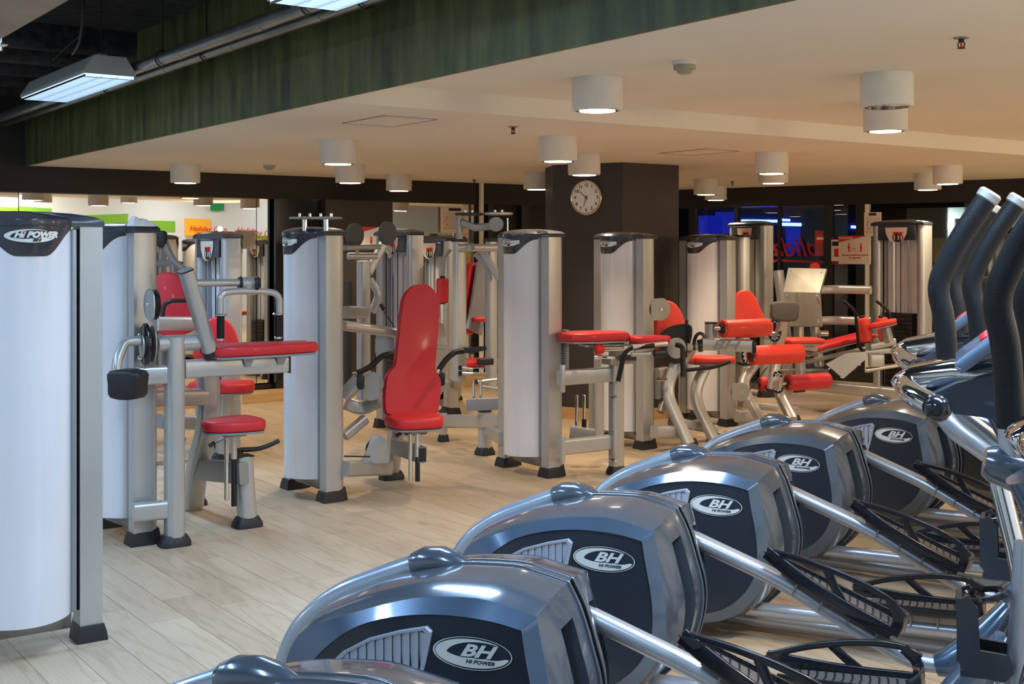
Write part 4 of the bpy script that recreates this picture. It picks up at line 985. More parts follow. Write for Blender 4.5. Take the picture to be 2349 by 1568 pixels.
# foot plate, two facets
m = MB(); q = [P(1797, 669, 12.6), P(1880, 671, 12.4), P(1896, 616, 12.5), P(1808, 614, 12.7)]; o_ = Vector((.02, .03, -.01))
m.hexa([q[0], q[1], q[2], q[3]]+[v+o_ for v in q]); m.build('foot_plate', steel, t)
m = MB(); q = [P(1797, 669, 12.6), P(1880, 671, 12.4), P(1884, 748, 12.4), P(1806, 747, 12.6)]
m.hexa([q[0], q[1], q[2], q[3]]+[v+o_ for v in q]); m.build('foot_plate', steel, t)
m = MB()
for px, py in ((1815, 622), (1885, 625), (1805, 676), (1872, 678), (1815, 738), (1876, 738)): m.cyl(P(px, py, 12.4), P(px, py, 12.37), .009, 8)
m.build('plate_bolts', chrome, t)
m = MB().bar([P(1785, 620, 12.8), P(1803, 760, 12.8), P(1808, 900, 13.0)], .09, .09, .2, up=U); m.build('plate_post', silver, t)
disc(t, 'pivot_wheel', P(1869, 614, 12.9), Vector((.3, -.95, 0)), .055, .04, redO)
for y0 in (664, 735):
    MB().bar([P(1880, y0, 12.7), P(1920, y0-1, 12.7), P(1998, y0+1, 12.5)], .07, .085, .2, rr=.35).build('frame_rail', silver, t)
# sled
m = MB().bar([P(1848, 815, 12.3), P(2040, 760, 12.6)], .09, .03); m.bar([P(1850, 830, 12.5), P(2040, 786, 12.8)], .05, .04); m.build('sled_rail', silverD, t)
bA, bBp = P(1850, 806, 12.3), P(2010, 768, 12.5); ax_ = (bBp-bA).normalized(); ay_ = Vector((-.4, .9, 0)); ay_ = (ay_-ax_*ay_.dot(ax_)).normalized()
pad(t, 'sled_pad', [(0, -.12), (.10, -.14), (.16, -.10), (.70, -.13), (.70, .13), (.16, .10), (.10, .14), (0, .12)], bA, ax_, ay_, .05, red, .018, k=1)
roller(t, P(1988, 783, 12.2), P(1977, 728, 12.2), .065, redO)
roller(t, P(2030, 780, 12.4), P(2022, 728, 12.4), .06, redO)
m = MB().tube([P(1988, 785, 12.2), P(1992, 800, 12.2)], .02); m.build('roller_stem', silver, t)
pad(t, 'shoulder_pad', ell(.13, .09, 16), P(2028, 747, 12.1), Vector((.93, -.1, .22)), Vector((.2, .9, 0)), .05, redO, .018, k=1)
m = MB().bar([P(2030, 752, 12.15), P(2038, 785, 12.15)], .10, .07, up=U); m.bar([P(1995, 795, 12.15), P(2052, 783, 12.2)], .07, .07); m.bar([P(1985, 808, 12.2), P(2056, 802, 12.2)], .06, .06); m.build('carriage', silver, t)
for pts in ([P(1934, 690, 12.1), P(1962, 712, 12.1), P(1970, 795, 12.1), P(1982, 806, 12.1)], [P(2010, 690, 12.5), P(2040, 712, 12.4), P(2052, 790, 12.3)]):
    MB().tube(pts, .016, .06).build('hand_grip', foam, t)
m = MB().prof([(-.20, -.02), (.0, .085), (.19, .10), (.21, .05), (-.03, -.16)], P(1942, 830, 12.0), Vector((1, 0, 0)), Z, Vector((0, 1, 0)), .02); m.build('side_plate', silver, t)
m = MB()
for px, py in ((1902, 845), (1972, 836), (1930, 865)): m.cyl(P(px, py, 12.0), P(px, py, 11.97), .01, 8)
m.build('plate_bolts', chrome, t)
MB().box(P(2010, 826, 12.1), (1, 0, 0), (0, 1, 0), Z, .14, .1, .12, .01).build('carriage_block', silver, t)
m = MB().tube([P(1985, 848, 12.2), P(2095, 832, 12.2)], .024, n=14); m.build('guide_tube', chrome, t)
m = MB().bar([P(1855, 882, 12.6), P(2090, 905, 11.9)], .16, .10, rr=.15); m.build('base_beam', silver, t)
m = MB().bar([P(1800, 850, 12.9), P(1890, 852, 12.6)], .20, .04); m.build('base_plate', silverD, t)
boot(t, onfloor(1828, 898), U, .13, .2, .04)
m = MB().bar([P(1832, 750, 12.7), P(1838, 885, 12.6)], .09, .08, up=U); m.bar([P(1868, 745, 12.7), P(1880, 840, 12.6)], .08, .08, up=U); m.build('support_leg', silver, t)
m = MB().cyl(P(1880, 764, 12.6), P(1900, 764, 12.6), .03, 14); m.build('support_pin', chrome, t)

# ================================================================== MACHINES IN THE BACK ROW AT LEFT
cb = P(498, 600, 9.9); cb.z = 0
t = thing('chest_press_machine', 'machine with rounded red back and red seat behind the arm curl, dark placard tower', 'exercise machine', cb)
tower(cb, WA, U, t, front=True, H=1.70)
pad(t, 'backrest', [(-.15, 0), (.15, 0), (.15, .15), (.09, .28), (0, .32), (-.09, .28), (-.15, .15)], P(497, 826, 9.2), Vector((.95, .3, 0)), Vector((-.02, .1, .99)), .06, red)
pad(t, 'seat', [(-.22, -.17), (.10, -.18), (.22, -.10), (.22, .12), (.10, .17), (-.22, .17)], P(512, 897, 9.4), Vector((.98, .18, 0)), Vector((-.18, .98, 0)), .07, red)
m = MB().bar([P(455, 742, 9.3), P(360, 742, 9.1)], .09, .10); m.build('cross_beam', silver, t)
m = MB().bar([P(518, 896, 9.5), P(512, 1000, 9.5)], .10, .10, up=U); m.build('seat_post', silver, t); boot(t, Vector((P(512, 900, 9.5).x, 9.5, 0)), U)
m = MB().bar([P(512, 1000, 9.5), Vector((P(512, 900, 9.5).x, 9.5, .04))], .10, .10, up=U); m.build('seat_leg', silver, t)
m = MB().bar([P(365, 965, 8.6), P(470, 970, 8.9)], .08, .10); m.build('low_beam', silverD, t)
MB().cyl(P(355, 1066, 8.2), P(450, 1060, 8.5), .022, 14).build('foot_bar', chrome, t)
cb = P(392, 600, 11.0); cb.z = 0
t = thing('pullover_machine', 'machine with narrow red back and black curved handle left of the placard tower', 'exercise machine', cb)
pad(t, 'backrest', [(-.10, 0), (.20, 0), (.14, .30), (.08, .46), (-.05, .48), (-.10, .4)], P(385, 760, 10.2), Vector((.97, .2, 0)), Vector((-.02, .1, .99)), .06, red)
pad(t, 'seat', rrect(.36, .3, .05), P(385, 905, 10.2), Vector((.97, .2, 0)), Vector((-.2, .97, 0)), .06, red, k=1)
m = MB().bar([P(376, 550, 10.4), P(396, 600, 10.3), P(432, 625, 10.2)], .05, .05, .1); m.build('swing_arm', silverD, t)
MB().slab(rrect(.08, .14, .03), P(374, 548, 10.4), (1, 0, 0), Z, (0, -1, 0), .06, .015).build('arm_pad', black, t)
m = MB().bar([P(366, 604, 10.5), P(398, 602, 10.4), P(404, 700, 10.4)], .06, .06, .05); m.bar([P(372, 570, 10.6), P(372, 900, 10.6)], .06, .06, up=U); m.build('frame', silverD, t)
m = MB().bar([P(408, 700, 10.5), Vector((P(408, 700, 10.5).x, 10.5, .04))], .08, .08, up=U); m.build('rear_upright', silverD, t); boot(t, Vector((P(408, 700, 10.5).x, 10.5, 0)), U, .1, .12)
m = MB().tube([P(372, 735, 9.6), P(376, 698, 9.6), P(392, 689, 9.6), P(430, 689, 9.7)], .017, .08); m.build('hand_grip', black, t)
ck = P(915, 600, 11.1); ck.z = 0
t = thing('weight_tower', 'dark fronted weight tower seen between the tall red backrest and third tower', 'exercise machine', ck)
tower(ck, WA, U, t, front=True, H=1.74)
m = MB().bar([P(798, 645, 9.6), P(798, 900, 9.6)], .05, .05, up=U); m.build('guide_frame', black, t)

# ================================================================== ELLIPTICAL TRAINERS
def P3(a, b_, z): return Vector((a, b_, z))
# local frame: x = towards the console, y = away from camera (far side), z up ; so near side is y negative
EDGE = [(-.352, .452), (-.335, .51), (-.292, .567), (-.215, .60), (-.129, .632), (-.02, .668), (.075, .690), (.214, .700), (.30, .686), (.372, .670), (.380, .662),
        (.395, .585), (.411, .50), (.424, .40), (.415, .30), (.37, .203), (.273, .111), (.143, .069), (.0, .055), (-.13, .085), (-.25, .165), (-.325, .28), (-.352, .37)]
CRST = [(-.365, .452), (-.350, .53), (-.30, .60), (-.215, .645), (-.129, .680), (-.02, .712), (.085, .731), (.245, .738), (.32, .725), (.390, .708), (.400, .698),
        (.432, .635), (.462, .54), (.487, .44), (.478, .33), (.43, .215), (.31, .10), (.15, .055), (.0, .045), (-.13, .075), (-.255, .155), (-.335, .27), (-.365, .37)]
PANEL = [(-.272, .455), (-.235, .51), (-.17, .568), (-.099, .610), (.0, .640), (.098, .655), (.18, .658), (.263, .654), (.342, .640), (.350, .630),
         (.362, .56), (.378, .48), (.386, .40), (.378, .31), (.335, .225), (.25, .15), (.14, .112), (.0, .102), (-.12, .13), (-.21, .195), (-.27, .29), (-.287, .38)]
def loop_resample(L, n):
    pts = [Vector((x, y, 0)) for x, y in L]; pts.append(pts[0]); d = [0]
    for i in range(1, len(pts)): d.append(d[-1]+(pts[i]-pts[i-1]).length)
    out = []
    for k in range(n):
        s_ = d[-1]*k/n; i = max(j for j in range(len(d)-1) if d[j] <= s_); f_ = (s_-d[i])/(d[i+1]-d[i]); p = pts[i].lerp(pts[i+1], f_); out.append((p.x, p.y))
    return out
def elliptical(K, th, label, swing=(0, 0), con=0.0):
    t = thing('elliptical_trainer', label, 'elliptical trainer', (K[0], K[1], 0), -math.radians(th), group=None)
    # --- shell
    ED = smooth_closed(EDGE, 3); CR = smooth_closed(CRST, 3); n = len(ED)
    prof_at = lambda f_: [(e[0]*(1-f_)+c_[0]*f_, e[1]*(1-f_)+c_[1]*f_) for e, c_ in zip(ED, CR)]
    bs = [(-.23, 0), (-.19, .42), (-.150, .64), (-.075, .86), (-.012, 1.0), (-.006, .985), (.006, .985), (.012, 1.0), (.075, .86), (.150, .64), (.19, .42), (.23, 0)]
    rear0, rear1 = 33, 50
    def in_rear(i): return rear0 <= i % n <= rear1
    vs = []; fs = []
    for b_, f_ in bs: vs += [P3(x, b_, z) for x, z in prof_at(f_)]
    for r in range(len(bs)-1):
        for i in range(n):
            if r in (2, 8) and in_rear(i): continue
            j = (i+1) % n; fs.append((r*n+i, r*n+j, (r+1)*n+j, (r+1)*n+i))
    # slot walls
    for b_, f_ in ((-.150, .64), (-.075, .86), (.075, .86), (.150, .64)):
        pr = prof_at(f_); k = len(vs)
        for i in range(rear0, rear1+2):
            x, z = pr[i % n]; cx_, cz_ = .1, .42; vs += [P3(x, b_, z), P3(cx_+(x-cx_)*.8, b_, cz_+(z-cz_)*.8)]
        for i in range(rear1+1-rear0): fs.append((k+2*i, k+2*i+1, k+2*i+3, k+2*i+2))
    m = MB().add(vs, fs); sh = m.build('housing', eTop, t, ang=32)
    i0 = min(range(n), key=lambda i: abs(CR[i][0]-.10)+abs(CR[i][1]-.731)); i1 = min(range(n), key=lambda i: abs(CR[i][0]-.31)+abs(CR[i][1]-.10))
    for y_, nm in ((-.020, 'seam_lip'), (.020, 'seam_lip')): MB().bar([P3(CR[i][0]+.002, y_, CR[i][1]-.002) for i in range(i0, i1+1)], .010, .012, rr=.4).build(nm, eTop, sh)
    MB().bar([P3(CR[i][0]+.0, 0, CR[i][1]-.006) for i in range(i0, i1+1)], .026, .010, rr=.2).build('seam_groove', eDark, sh)
    # core seen in the slots
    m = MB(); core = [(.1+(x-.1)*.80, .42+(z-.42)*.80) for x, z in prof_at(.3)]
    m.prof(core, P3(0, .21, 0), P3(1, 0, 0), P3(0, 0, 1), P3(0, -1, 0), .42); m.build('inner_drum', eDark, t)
    # chamfer bands and side panels
    for sd, nm in ((-1, 'near'), (1, 'far')):
        PN = smooth_closed(PANEL, 3); PNr = loop_resample(PN, n)
        # align start by matching nearest
        best = min(range(n), key=lambda k: sum((PNr[(i+k) % n][0]-.03-(ED[i][0]-.03)*.85)**2+(PNr[(i+k) % n][1]-.38-(ED[i][1]-.38)*.85)**2 for i in range(0, n, 4)))
        PNr = [PNr[(i+best) % n] for i in range(n)]
        # chamfer outer = edge, inner = nearest panel direction by angle
        def at_ang(a, L, c=(.04, .40)):
            bestd = None; m_ = len(L)
            dx_, dz_ = math.cos(a), math.sin(a)
            for i in range(m_):
                x0, z0 = L[i][0]-c[0], L[i][1]-c[1]; x1, z1 = L[(i+1) % m_][0]-c[0], L[(i+1) % m_][1]-c[1]
                c0_ = dx_*z0-dz_*x0; c1_ = dx_*z1-dz_*x1
                if (c0_ <= 0) != (c1_ <= 0):
                    f_ = c0_/(c0_-c1_); x, z = x0+(x1-x0)*f_, z0+(z1-z0)*f_
                    if x*dx_+z*dz_ > 0: return (c[0]+x, c[1]+z)
            return L[0]
        inner = [at_ang(math.atan2(z-.40, x-.04), PN) for x, z in ED]
        m = MB(); vs = [P3(x, sd*.23, z) for x, z in ED]+[P3(x, sd*.262, z) for x, z in inner]+[P3(x, sd*.257, z) for x, z in inner]
        fs = []
        for r in range(2):
            for i in range(n):
                j = (i+1) % n; q_ = (r*n+i, r*n+j, (r+1)*n+j, (r+1)*n+i); fs.append(q_ if sd > 0 else q_[::-1])
        m.add(vs, fs); m.build('side_rim', eBand, t, ang=30)
        m = MB(); vs = [P3(x, sd*.257, z) for x, z in inner]; vs.append(P3(.04, sd*.262, .4)); fs = [((i, (i+1) % n, n) if sd < 0 else ((i+1) % n, i, n)) for i in range(n)]
        m.add(vs, fs); pn = m.build('side_panel', ePanel, t, ang=60)
        # vent
        ax_ = P3(1, 0, 0) if sd < 0 else P3(-1, 0, 0)
        fnv = lambda x, z, d, sd=sd: P3(x, sd*(.2585+d), z)
        V_ = [(-.215, .474), (-.16, .530), (-.08, .575), (.01, .605), (.088, .624), (.103, .612), (.085, .53), (.062, .44), (.048, .425)]
        cxv, czv = sum(p[0] for p in V_)/9, sum(p[1] for p in V_)/9
        Vi = [(cxv+(x-cxv)*.88, czv+(z-czv)*.86) for x, z in V_]
        m = MB(); k = 9; vs = [fnv(x, z, 0) for x, z in V_]+[fnv(x, z, .008) for x, z in [(cxv+(x-cxv)*.97, czv+(z-czv)*.96) for x, z in V_]]+[fnv(x, z, .007) for x, z in Vi]+[fnv(x, z, 0) for x, z in Vi]
        fs = [(r*k+i, r*k+(i+1) % k, (r+1)*k+(i+1) % k, (r+1)*k+i) for r in range(3) for i in range(k)]
        m.add(vs, fs); vf = m.build('vent_frame', eVent, pn, ang=40)
        def zr(x):     # vertical range of vent inside at x
            zs = []
            for i in range(k):
                (x0, z0), (x1, z1) = Vi[i], Vi[(i+1) % k]
                if (x0-x)*(x1-x) <= 0 and abs(x1-x0) > 1e-6: zs.append(z0+(z1-z0)*(x-x0)/(x1-x0))
            return (min(zs), max(zs)) if len(zs) >= 2 else None
        xs0, xs1 = min(p[0] for p in Vi), max(p[0] for p in Vi); ns = 11
        for i in range(ns):
            xa, xb = xs0+(xs1-xs0)*i/ns+.001, xs0+(xs1-xs0)*(i+1)/ns-.001; ra, rb = zr(xa), zr(xb)
            if not ra or not rb: continue
            m = MB().add([fnv(xa, ra[0], .0005), fnv(xb, rb[0], .005), fnv(xb, rb[1], .005), fnv(xa, ra[1], .0005), fnv(xb, rb[0], 0), fnv(xb, rb[1], 0)], [(0, 1, 2, 3), (1, 4, 5, 2)])
            m.build('vent_slat', eVent, pn, ang=20)
        # badge
        fb_ = lambda x, y, d, sd=sd: P3(.215+(x if sd < 0 else -x), sd*(.2605+d), .566+y)
        m = MB(); put(m, disc_geo(.108, .0405), fb_, .001); bg = m.build('badge', logoD, pn)
        m = MB(); put(m, crescent(.110, .0425, 0, 360, lambda q_: .035, 48), lambda x, y, d: fb_(x, y, d), .0015); m.build('badge_rim', logoL, pn)
        m = MB(); put(m, crescent(.103, .037, 45, 350, lambda q_: .04+.24*math.sin(pi*min(1, q_*1.5)) if q_ < .45 else .24+.44*max(0, min(1, (q_-.45)/.2))-(0 if q_ < .85 else (q_-.85)*3.6), 44), fb_, .002); m.build('badge_swoosh', logoL, pn)
        m = MB(); put(m, text_geo('BH', .044, .42, .0016, sx=1.55), lambda x, y, d: fb_(x+.010, y+.006, d), .003); m.build('badge_letters', logoL, pn)
        m = MB(); put(m, text_geo("HI POWER", .0135, .3, .0005, sx=1.25), lambda x, y, d: fb_(x+.022, y-.021, d), .0035); m.build('badge_lettering', logoD, pn)
    # --- nose tube, knuckle, stabilisers
    NT = [P3(-.045, 0, .712), P3(-.164, 0, .664), P3(-.304, 0, .598), P3(-.419, 0, .504), P3(-.478, 0, .395), P3(-.50, 0, .25), P3(-.50, 0, .07)]
    cr = []
    for i in range(len(NT)-1):
        p0, p1, p2, p3 = NT[max(i-1, 0)], NT[i], NT[i+1], NT[min(i+2, len(NT)-1)]
        for q_ in range(5):
            s_ = q_/5; cr.append(.5*((2*p1)+(p2-p0)*s_+(2*p0-5*p1+4*p2-p3)*s_*s_+(3*p1-p0-3*p2+p3)*s_**3))
    cr.append(NT[-1]); MB().tube(cr, .034, n=20).build('nose_tube', eTube, t)
    kn = [P3(-.062, 0, .705), P3(-.055, 0, .708), P3(-.025, 0, .722), P3(.02, 0, .727), P3(.065, 0, .722), P3(.10, 0, .715), P3(.14, 0, .712)]
    m = MB().sweep(kn, [(.046*math.cos(2*pi*i/20), .040*math.sin(2*pi*i/20)) for i in range(20)], scale=[.93, 1.0, 1.04, 1.0, .82, .5, .12]); m.build('knuckle_cover', eTop, t, ang=60)
    m = MB().tube([P3(-.50, -.30, .05), P3(-.50, .30, .05)], .035, n=16); m.build('front_stabiliser', armM, t)
    m = MB().tube([P3(1.62, -.30, .05), P3(1.62, .30, .05)], .035, n=16); m.build('rear_stabiliser', armM, t)
    m = MB().tube([P3(-.5, 0, .05), P3(1.62, 0, .05)], .036, n=18); m.build('floor_rail', armM, t)
    # --- crank arms
    far = [P3(.36, .15, .585), P3(.72, .15, .452), P3(1.03, .15, .292), P3(1.17, .15, .225), P3(1.30, .15, .230)]
    near = [P3(.30, -.12, .125), P3(.72, -.12, .135), P3(1.13, -.12, .145), P3(1.34, -.12, .16)]
    MB().tube(far, .030, .10, n=18).build('pedal_arm', armM, t); MB().tube(near, .030, .10, n=18).build('pedal_arm', armM, t)
    # --- pedals
    def pedal(o, ax_, sd):
        ax_ = Vector(ax_).normalized(); ay_ = P3(0, 1, 0); az_ = ax_.cross(ay_).normalized()
        if az_.z < 0: az_ = -az_
        q_ = lambda x, y, z: o+ax_*x+ay_*y+az_*z
        m = MB(); m.add([q_(0, -.055, 0), q_(.37, -.075, 0), q_(.41, -.05, 0), q_(.41, .05, 0), q_(.37, .075, 0), q_(0, .055, 0), q_(0, -.055, .014), q_(.37, -.075, .014), q_(.41, -.05, .014), q_(.41, .05, .014), q_(.37, .075, .014), q_(0, .055, .014)],
              [(5, 4, 3, 2, 1, 0), (6, 7, 8, 9, 10, 11)]+[(i, (i+1) % 6, 6+(i+1) % 6, 6+i) for i in range(6)])
        tr = m.build('pedal', treadM, t)
        m = MB()
        for i in range(13):
            x = .03+i*.028; pts = [q_(x-.010*(1-(y/.06)**2)*-1, y, .016) for y in (-.055, -.03, 0, .03, .055)]; m.tube(pts, .003, n=4)
        m.build('tread_ribs', black, tr)
        # side walls: lower rail, upper hoop, two struts, toe guard
        si = -sd
        def qq(x, z, y=.078): return q_(x, si*y, z)
        g = MB(); lo = [(-.075, .045, .050), (.02, .030, .066), (.12, .018, .076), (.25, .012, .080), (.40, .012, .080)]
        hi = [(-.075, .052, .050), (.05, .088, .066), (.16, .108, .078), (.27, .118, .084), (.36, .112, .086), (.415, .085, .084)]
        g.bar(fillet([qq(x, z, y) for x, z, y in lo], .04), .014, .048, rr=.3, up=az_); g.bar(fillet([qq(x, z, y) for x, z, y in hi], .04), .014, .021, rr=.3, up=az_)
        g.bar([qq(.13, .100, .077), qq(.175, .06, .078), qq(.23, .02, .080)], .010, .028, rr=.2, up=ax_); g.bar(fillet([qq(.36, .108, .085), qq(.405, .07, .083), qq(.405, .01, .080)], .03), .013, .036, rr=.3, up=ax_)
        g.prof([(-.085, .046), (-.03, .032), (.0, .068)], q_(0, si*.055, 0), ax_, az_, ay_*si, .012)
        g.build('pedal_guard', blackG, tr)
        MB().bar(fillet([q_(-.02, -si*.052, .012), q_(.10, -si*.068, .012), q_(.30, -si*.080, .014), q_(.40, -si*.076, .022)], .05), .010, .034, rr=.3, up=az_).build('pedal_rim', blackG, tr)
        MB().bar(fillet([q_(.395, -.074, .03), q_(.425, -.03, .042), q_(.425, .03, .042), q_(.395, .074, .03)], .03), .014, .070 if False else .060, rr=.3, up=az_).build('toe_guard', blackG, tr)
        m = MB(); m.bar([q_(.06, 0, -.030), q_(.36, 0, -.030)], .030, .034, rr=.1)
        for i in range(4): m.box(q_(.06+i*.10, 0, -.030), ax_, ay_, az_, .006, .075, .05)
        m.build('pedal_bracket', silverD, tr)
    fa = (far[2]-far[0]).normalized(); pedal(P3(.735, .15, .485), fa, 1)
    pedal(P3(.80, -.12, .205), P3(1, 0, .03), -1)
    # --- upright column with cover
    MB().sweep([P3(1.50, 0, .05), P3(1.56, 0, .20), P3(1.60, 0, .50), P3(1.60, 0, .85), P3(1.57, 0, 1.08), P3(1.50, 0, 1.22)], rrect(.12, .11, .045, 4), scale=[1.3, 1.1, .9, .9, .95, .9]).build('column_cover', eBand, t, ang=40)
    MB().tube([P3(1.52, 0, .05), P3(1.53, 0, .55), P3(1.55, 0, .9)], .034, n=16).build('column_post', armM, t)
    m = MB(); c_ = P3(1.445, 0, .70); so = [(-.055, -.085), (-.035, -.115), (.05, -.125), (.07, -.10), (.06, -.06), (-.005, -.055), (-.01, .045), (-.03, .075), (-.06, .06)]
    for y_ in (-.045, .057): m.prof(so, c_+P3(0, y_, 0), P3(1, 0, 0), P3(0, 0, 1), P3(0, -1, 0), .012)
    m.box(c_+P3(-.052, 0, -.01), P3(1, 0, 0), P3(0, 1, 0), P3(0, 0, 1), .012, .11, .15); m.box(c_+P3(.0, 0, -.115), P3(1, 0, 0), P3(0, 1, 0), P3(0, 0, 1), .10, .11, .012)
    bh = m.build('bottle_holder', ePanel, t)
    MB().tube([c_+P3(.0+.055*math.cos(a), .052*math.sin(a), .065+.012*math.cos(a)) for a in [i*pi/10 for i in range(21)]], .008, n=6).build('holder_ring', blackG, bh)
    # --- moving handlebars
    for sd, sw in ((-1, swing[0]), (1, swing[1])):
        y = sd*.30; X = lambda x, z: P3(x+sw, y, z)
        hp = [X(1.365, 1.254), X(1.355, 1.42), X(1.333, 1.508), X(1.388, 1.63), X(1.458, 1.735)]
        MB().tube(hp, .028, .09, n=20).build('moving_handle', foam, t)
        d_ = (hp[-1]-hp[-2]).normalized(); MB().cyl(hp[-1]-d_*.002, hp[-1]+d_*.028, .031, 20, .2).build('handle_cap', steel, t)
        MB().tube([X(1.37, 1.17), X(1.365, 1.254)], .026, n=18).build('handle_stem', armM, t)
        # pivot elbow and lower link
        m = MB().sweep([X(1.315, 1.185), X(1.33, 1.182), X(1.38, 1.165), X(1.45, 1.135), P3(1.62, y*.55, 1.08)], [(.040*math.cos(2*pi*i/18), .040*math.sin(2*pi*i/18)) for i in range(18)], scale=[.7, .92, 1, 1.02, .95]); m.build('pivot_cover', eTop, t, ang=50)
        MB().tube([P3(1.46+sw, y, 1.12), P3(1.56, y*.85, .7), P3(1.50, sd*.20, .45), P3(1.40, sd*.15, .30)], .026, .15, n=14).build('swing_link', chrome, t)
        MB().sweep([P3(1.24, sd*.15, .225 if sd > 0 else .16), P3(1.28, sd*.15, .235 if sd > 0 else .18), P3(1.38, sd*.16, .31), P3(1.47, sd*.19, .43)], ell(.05, .05, 18), scale=[.75, 1, 1.15, .8]).build('link_joint', eBand, t, ang=50)
    # --- console
    A_ = 1.228+con; sec = rrect(.13, .062, .028, 4)
    m = MB(); m.sweep([P3(A_-.105, 0, 1.262), P3(A_-.095, 0, 1.268), P3(A_-.06, 0, 1.288), P3(A_+.03, 0, 1.305), P3(A_+.16, 0, 1.300)], sec, scale=[.62, .85, 1.0, 1.15, 1.5]); m.build('handle_bridge', chrome, t, ang=50)
    for sd in (-1, 1):
        m = MB().tube([P3(A_-.075, sd*.02, 1.275), P3(A_-.075, sd*.11, 1.270), P3(A_-.045, sd*.18, 1.258), P3(A_-.012, sd*.228, 1.247)], .027, .06, n=20); m.build('static_handle', chrome, t)
        MB().ball(P3(A_, sd*.245, 1.243), .031, 24).build('ball_grip', blackG, t)
        MB().tube([P3(A_+.0, sd*.16, 1.235), P3(A_+.03, sd*.19, 1.19), P3(A_+.14, sd*.17, 1.11), P3(1.56, sd*.05, 1.04)], .021, .08, n=16).build('support_tube', armM, t)
    m = MB(); m.prof([(A_-.03, 1.255), (A_+.02, 1.222), (A_+.13, 1.212), (A_+.30, 1.25), (A_+.36, 1.42), (A_+.25, 1.40), (A_+.13, 1.318), (A_+.04, 1.292)], P3(0, .15, 0), P3(1, 0, 0), P3(0, 0, 1), P3(0, -1, 0), .30); m.build('console_body', ePanel, t)
    d1 = P3(A_+.04, 0, 1.325); d2 = P3(A_+.31, 0, 1.54); ax_ = (d2-d1).normalized(); nz = P3(0, 1, 0).cross(ax_)*-1
    if nz.z < 0: nz = -nz
    cf = MB().box((d1+d2)/2, ax_, P3(0, 1, 0), nz, (d2-d1).length, .36, .030, .010).build('console_panel', screenM, t)
    MB().box((d1+d2)/2+nz*.016+ax_*.05, ax_, P3(0, 1, 0), nz, .12, .22, .004).build('display', blackG, cf)
    for q_ in (-.07, 0, .07): MB().cyl((d1+d2)/2+nz*.014-ax_*.08+P3(0, q_, 0), (d1+d2)/2+nz*.020-ax_*.08+P3(0, q_, 0), .014, 16).build('console_button', logoR, cf)
    return t
EL = [((-.539, 2.564), 16, 'nearest elliptical trainer, only its top edge showing at the bottom', (.26, .13), .34),
      ((-.215, 3.515), 20, 'second nearest elliptical trainer, large oval badge at bottom centre', (.19, 0), .12),
      ((.218, 4.50), 24, 'third elliptical trainer from the front, ball grips at right', (.04, -.055), 0),
      ((.764, 5.39), 28, 'fourth elliptical trainer from the front, beside the leg curl machine', (0, .0)),
      ((1.357, 6.40), 33, 'second farthest elliptical trainer, below the leg extension machine', (0, 0)),
      ((2.147, 7.32), 40, 'farthest elliptical trainer, bronze lit top under the leg press', (0, 0))]
for a in EL: elliptical(*a)
# one more beyond, only its near flank shows behind the farthest
elliptical((3.15, 7.95), 46, 'elliptical trainer mostly hidden at the right edge behind the farthest', (0, 0))

# ================================================================== SIGNS AND POSTERS
def poster(name, c, ax, w_, h_, lb, m_=paperM):
    c = Vector(c); ax = Vector(ax).normalized(); t = thing(name, lb, 'poster' if name == 'poster' else 'sign', c)
    nz = ax.cross(Z)
    MB().box(c, ax, nz, Z, w_, .006, h_).build('sheet', m_, t); return t, plane_fn(c+nz*.0045, ax, Z)
def rect(mb, fn, x0, y0, x1, y1, d=.0005): mb.add([fn(x0, y0, d), fn(x1, y0, d), fn(x1, y1, d), fn(x0, y1, d)], [(0, 1, 2, 3)])
# distance sign
t, fn = poster('sign', P(1960, 573, 13.6), GD, .36, .31, 'pink and red safety distance sign left of the leg press tower')
m = MB(); m.add([fn(-.18, .155, .0005), fn(-.18, .085, .0005), fn(.16, .155, .0005)], [(0, 1, 2)]); m.build('red_corner', redI, t)
m = MB(); put(m, text_geo('COVIDFREE', .030, 0, .0005), lambda x, y, d: fn(x-.095, y+.128, d), .001); m.build('white_lettering', paperM, t)
m = MB(); put(m, text_geo('Respeta la distancia mínima', .027, 0, .0008), lambda x, y, d: fn(x+.005, y-.055, d), .001); put(m, text_geo('de seguridad', .027, 0, .0008), lambda x, y, d: fn(x+.005, y-.085, d), .001)
put(m, text_geo('2 m', .025, 0, .0005), lambda x, y, d: fn(x, y+.012, d), .001)
for sx in (-.06, .075):
    put(m, disc_geo(.010, .010, 14), lambda x, y, d: fn(x+sx, y+.065, d), .001); put(m, disc_geo(.013, .022, 14), lambda x, y, d: fn(x+sx, y+.030, d), .001); rect(m, fn, sx-.009, -.02, sx+.009, .02, .001)
rect(m, fn, -.04, -.014, .055, -.011, .001); m.build('red_lettering', redI, t)
t, fn = poster('sign', P(1918, 574, 13.9), GD, .11, .24, 'narrow white notice tucked behind the safety distance sign', white)
m = MB(); rect(m, fn, -.045, .05, .045, .10); m.build('black_print', inkM, t); m = MB(); rect(m, fn, -.02, -.07, .03, .02); m.build('red_print', redI, t)
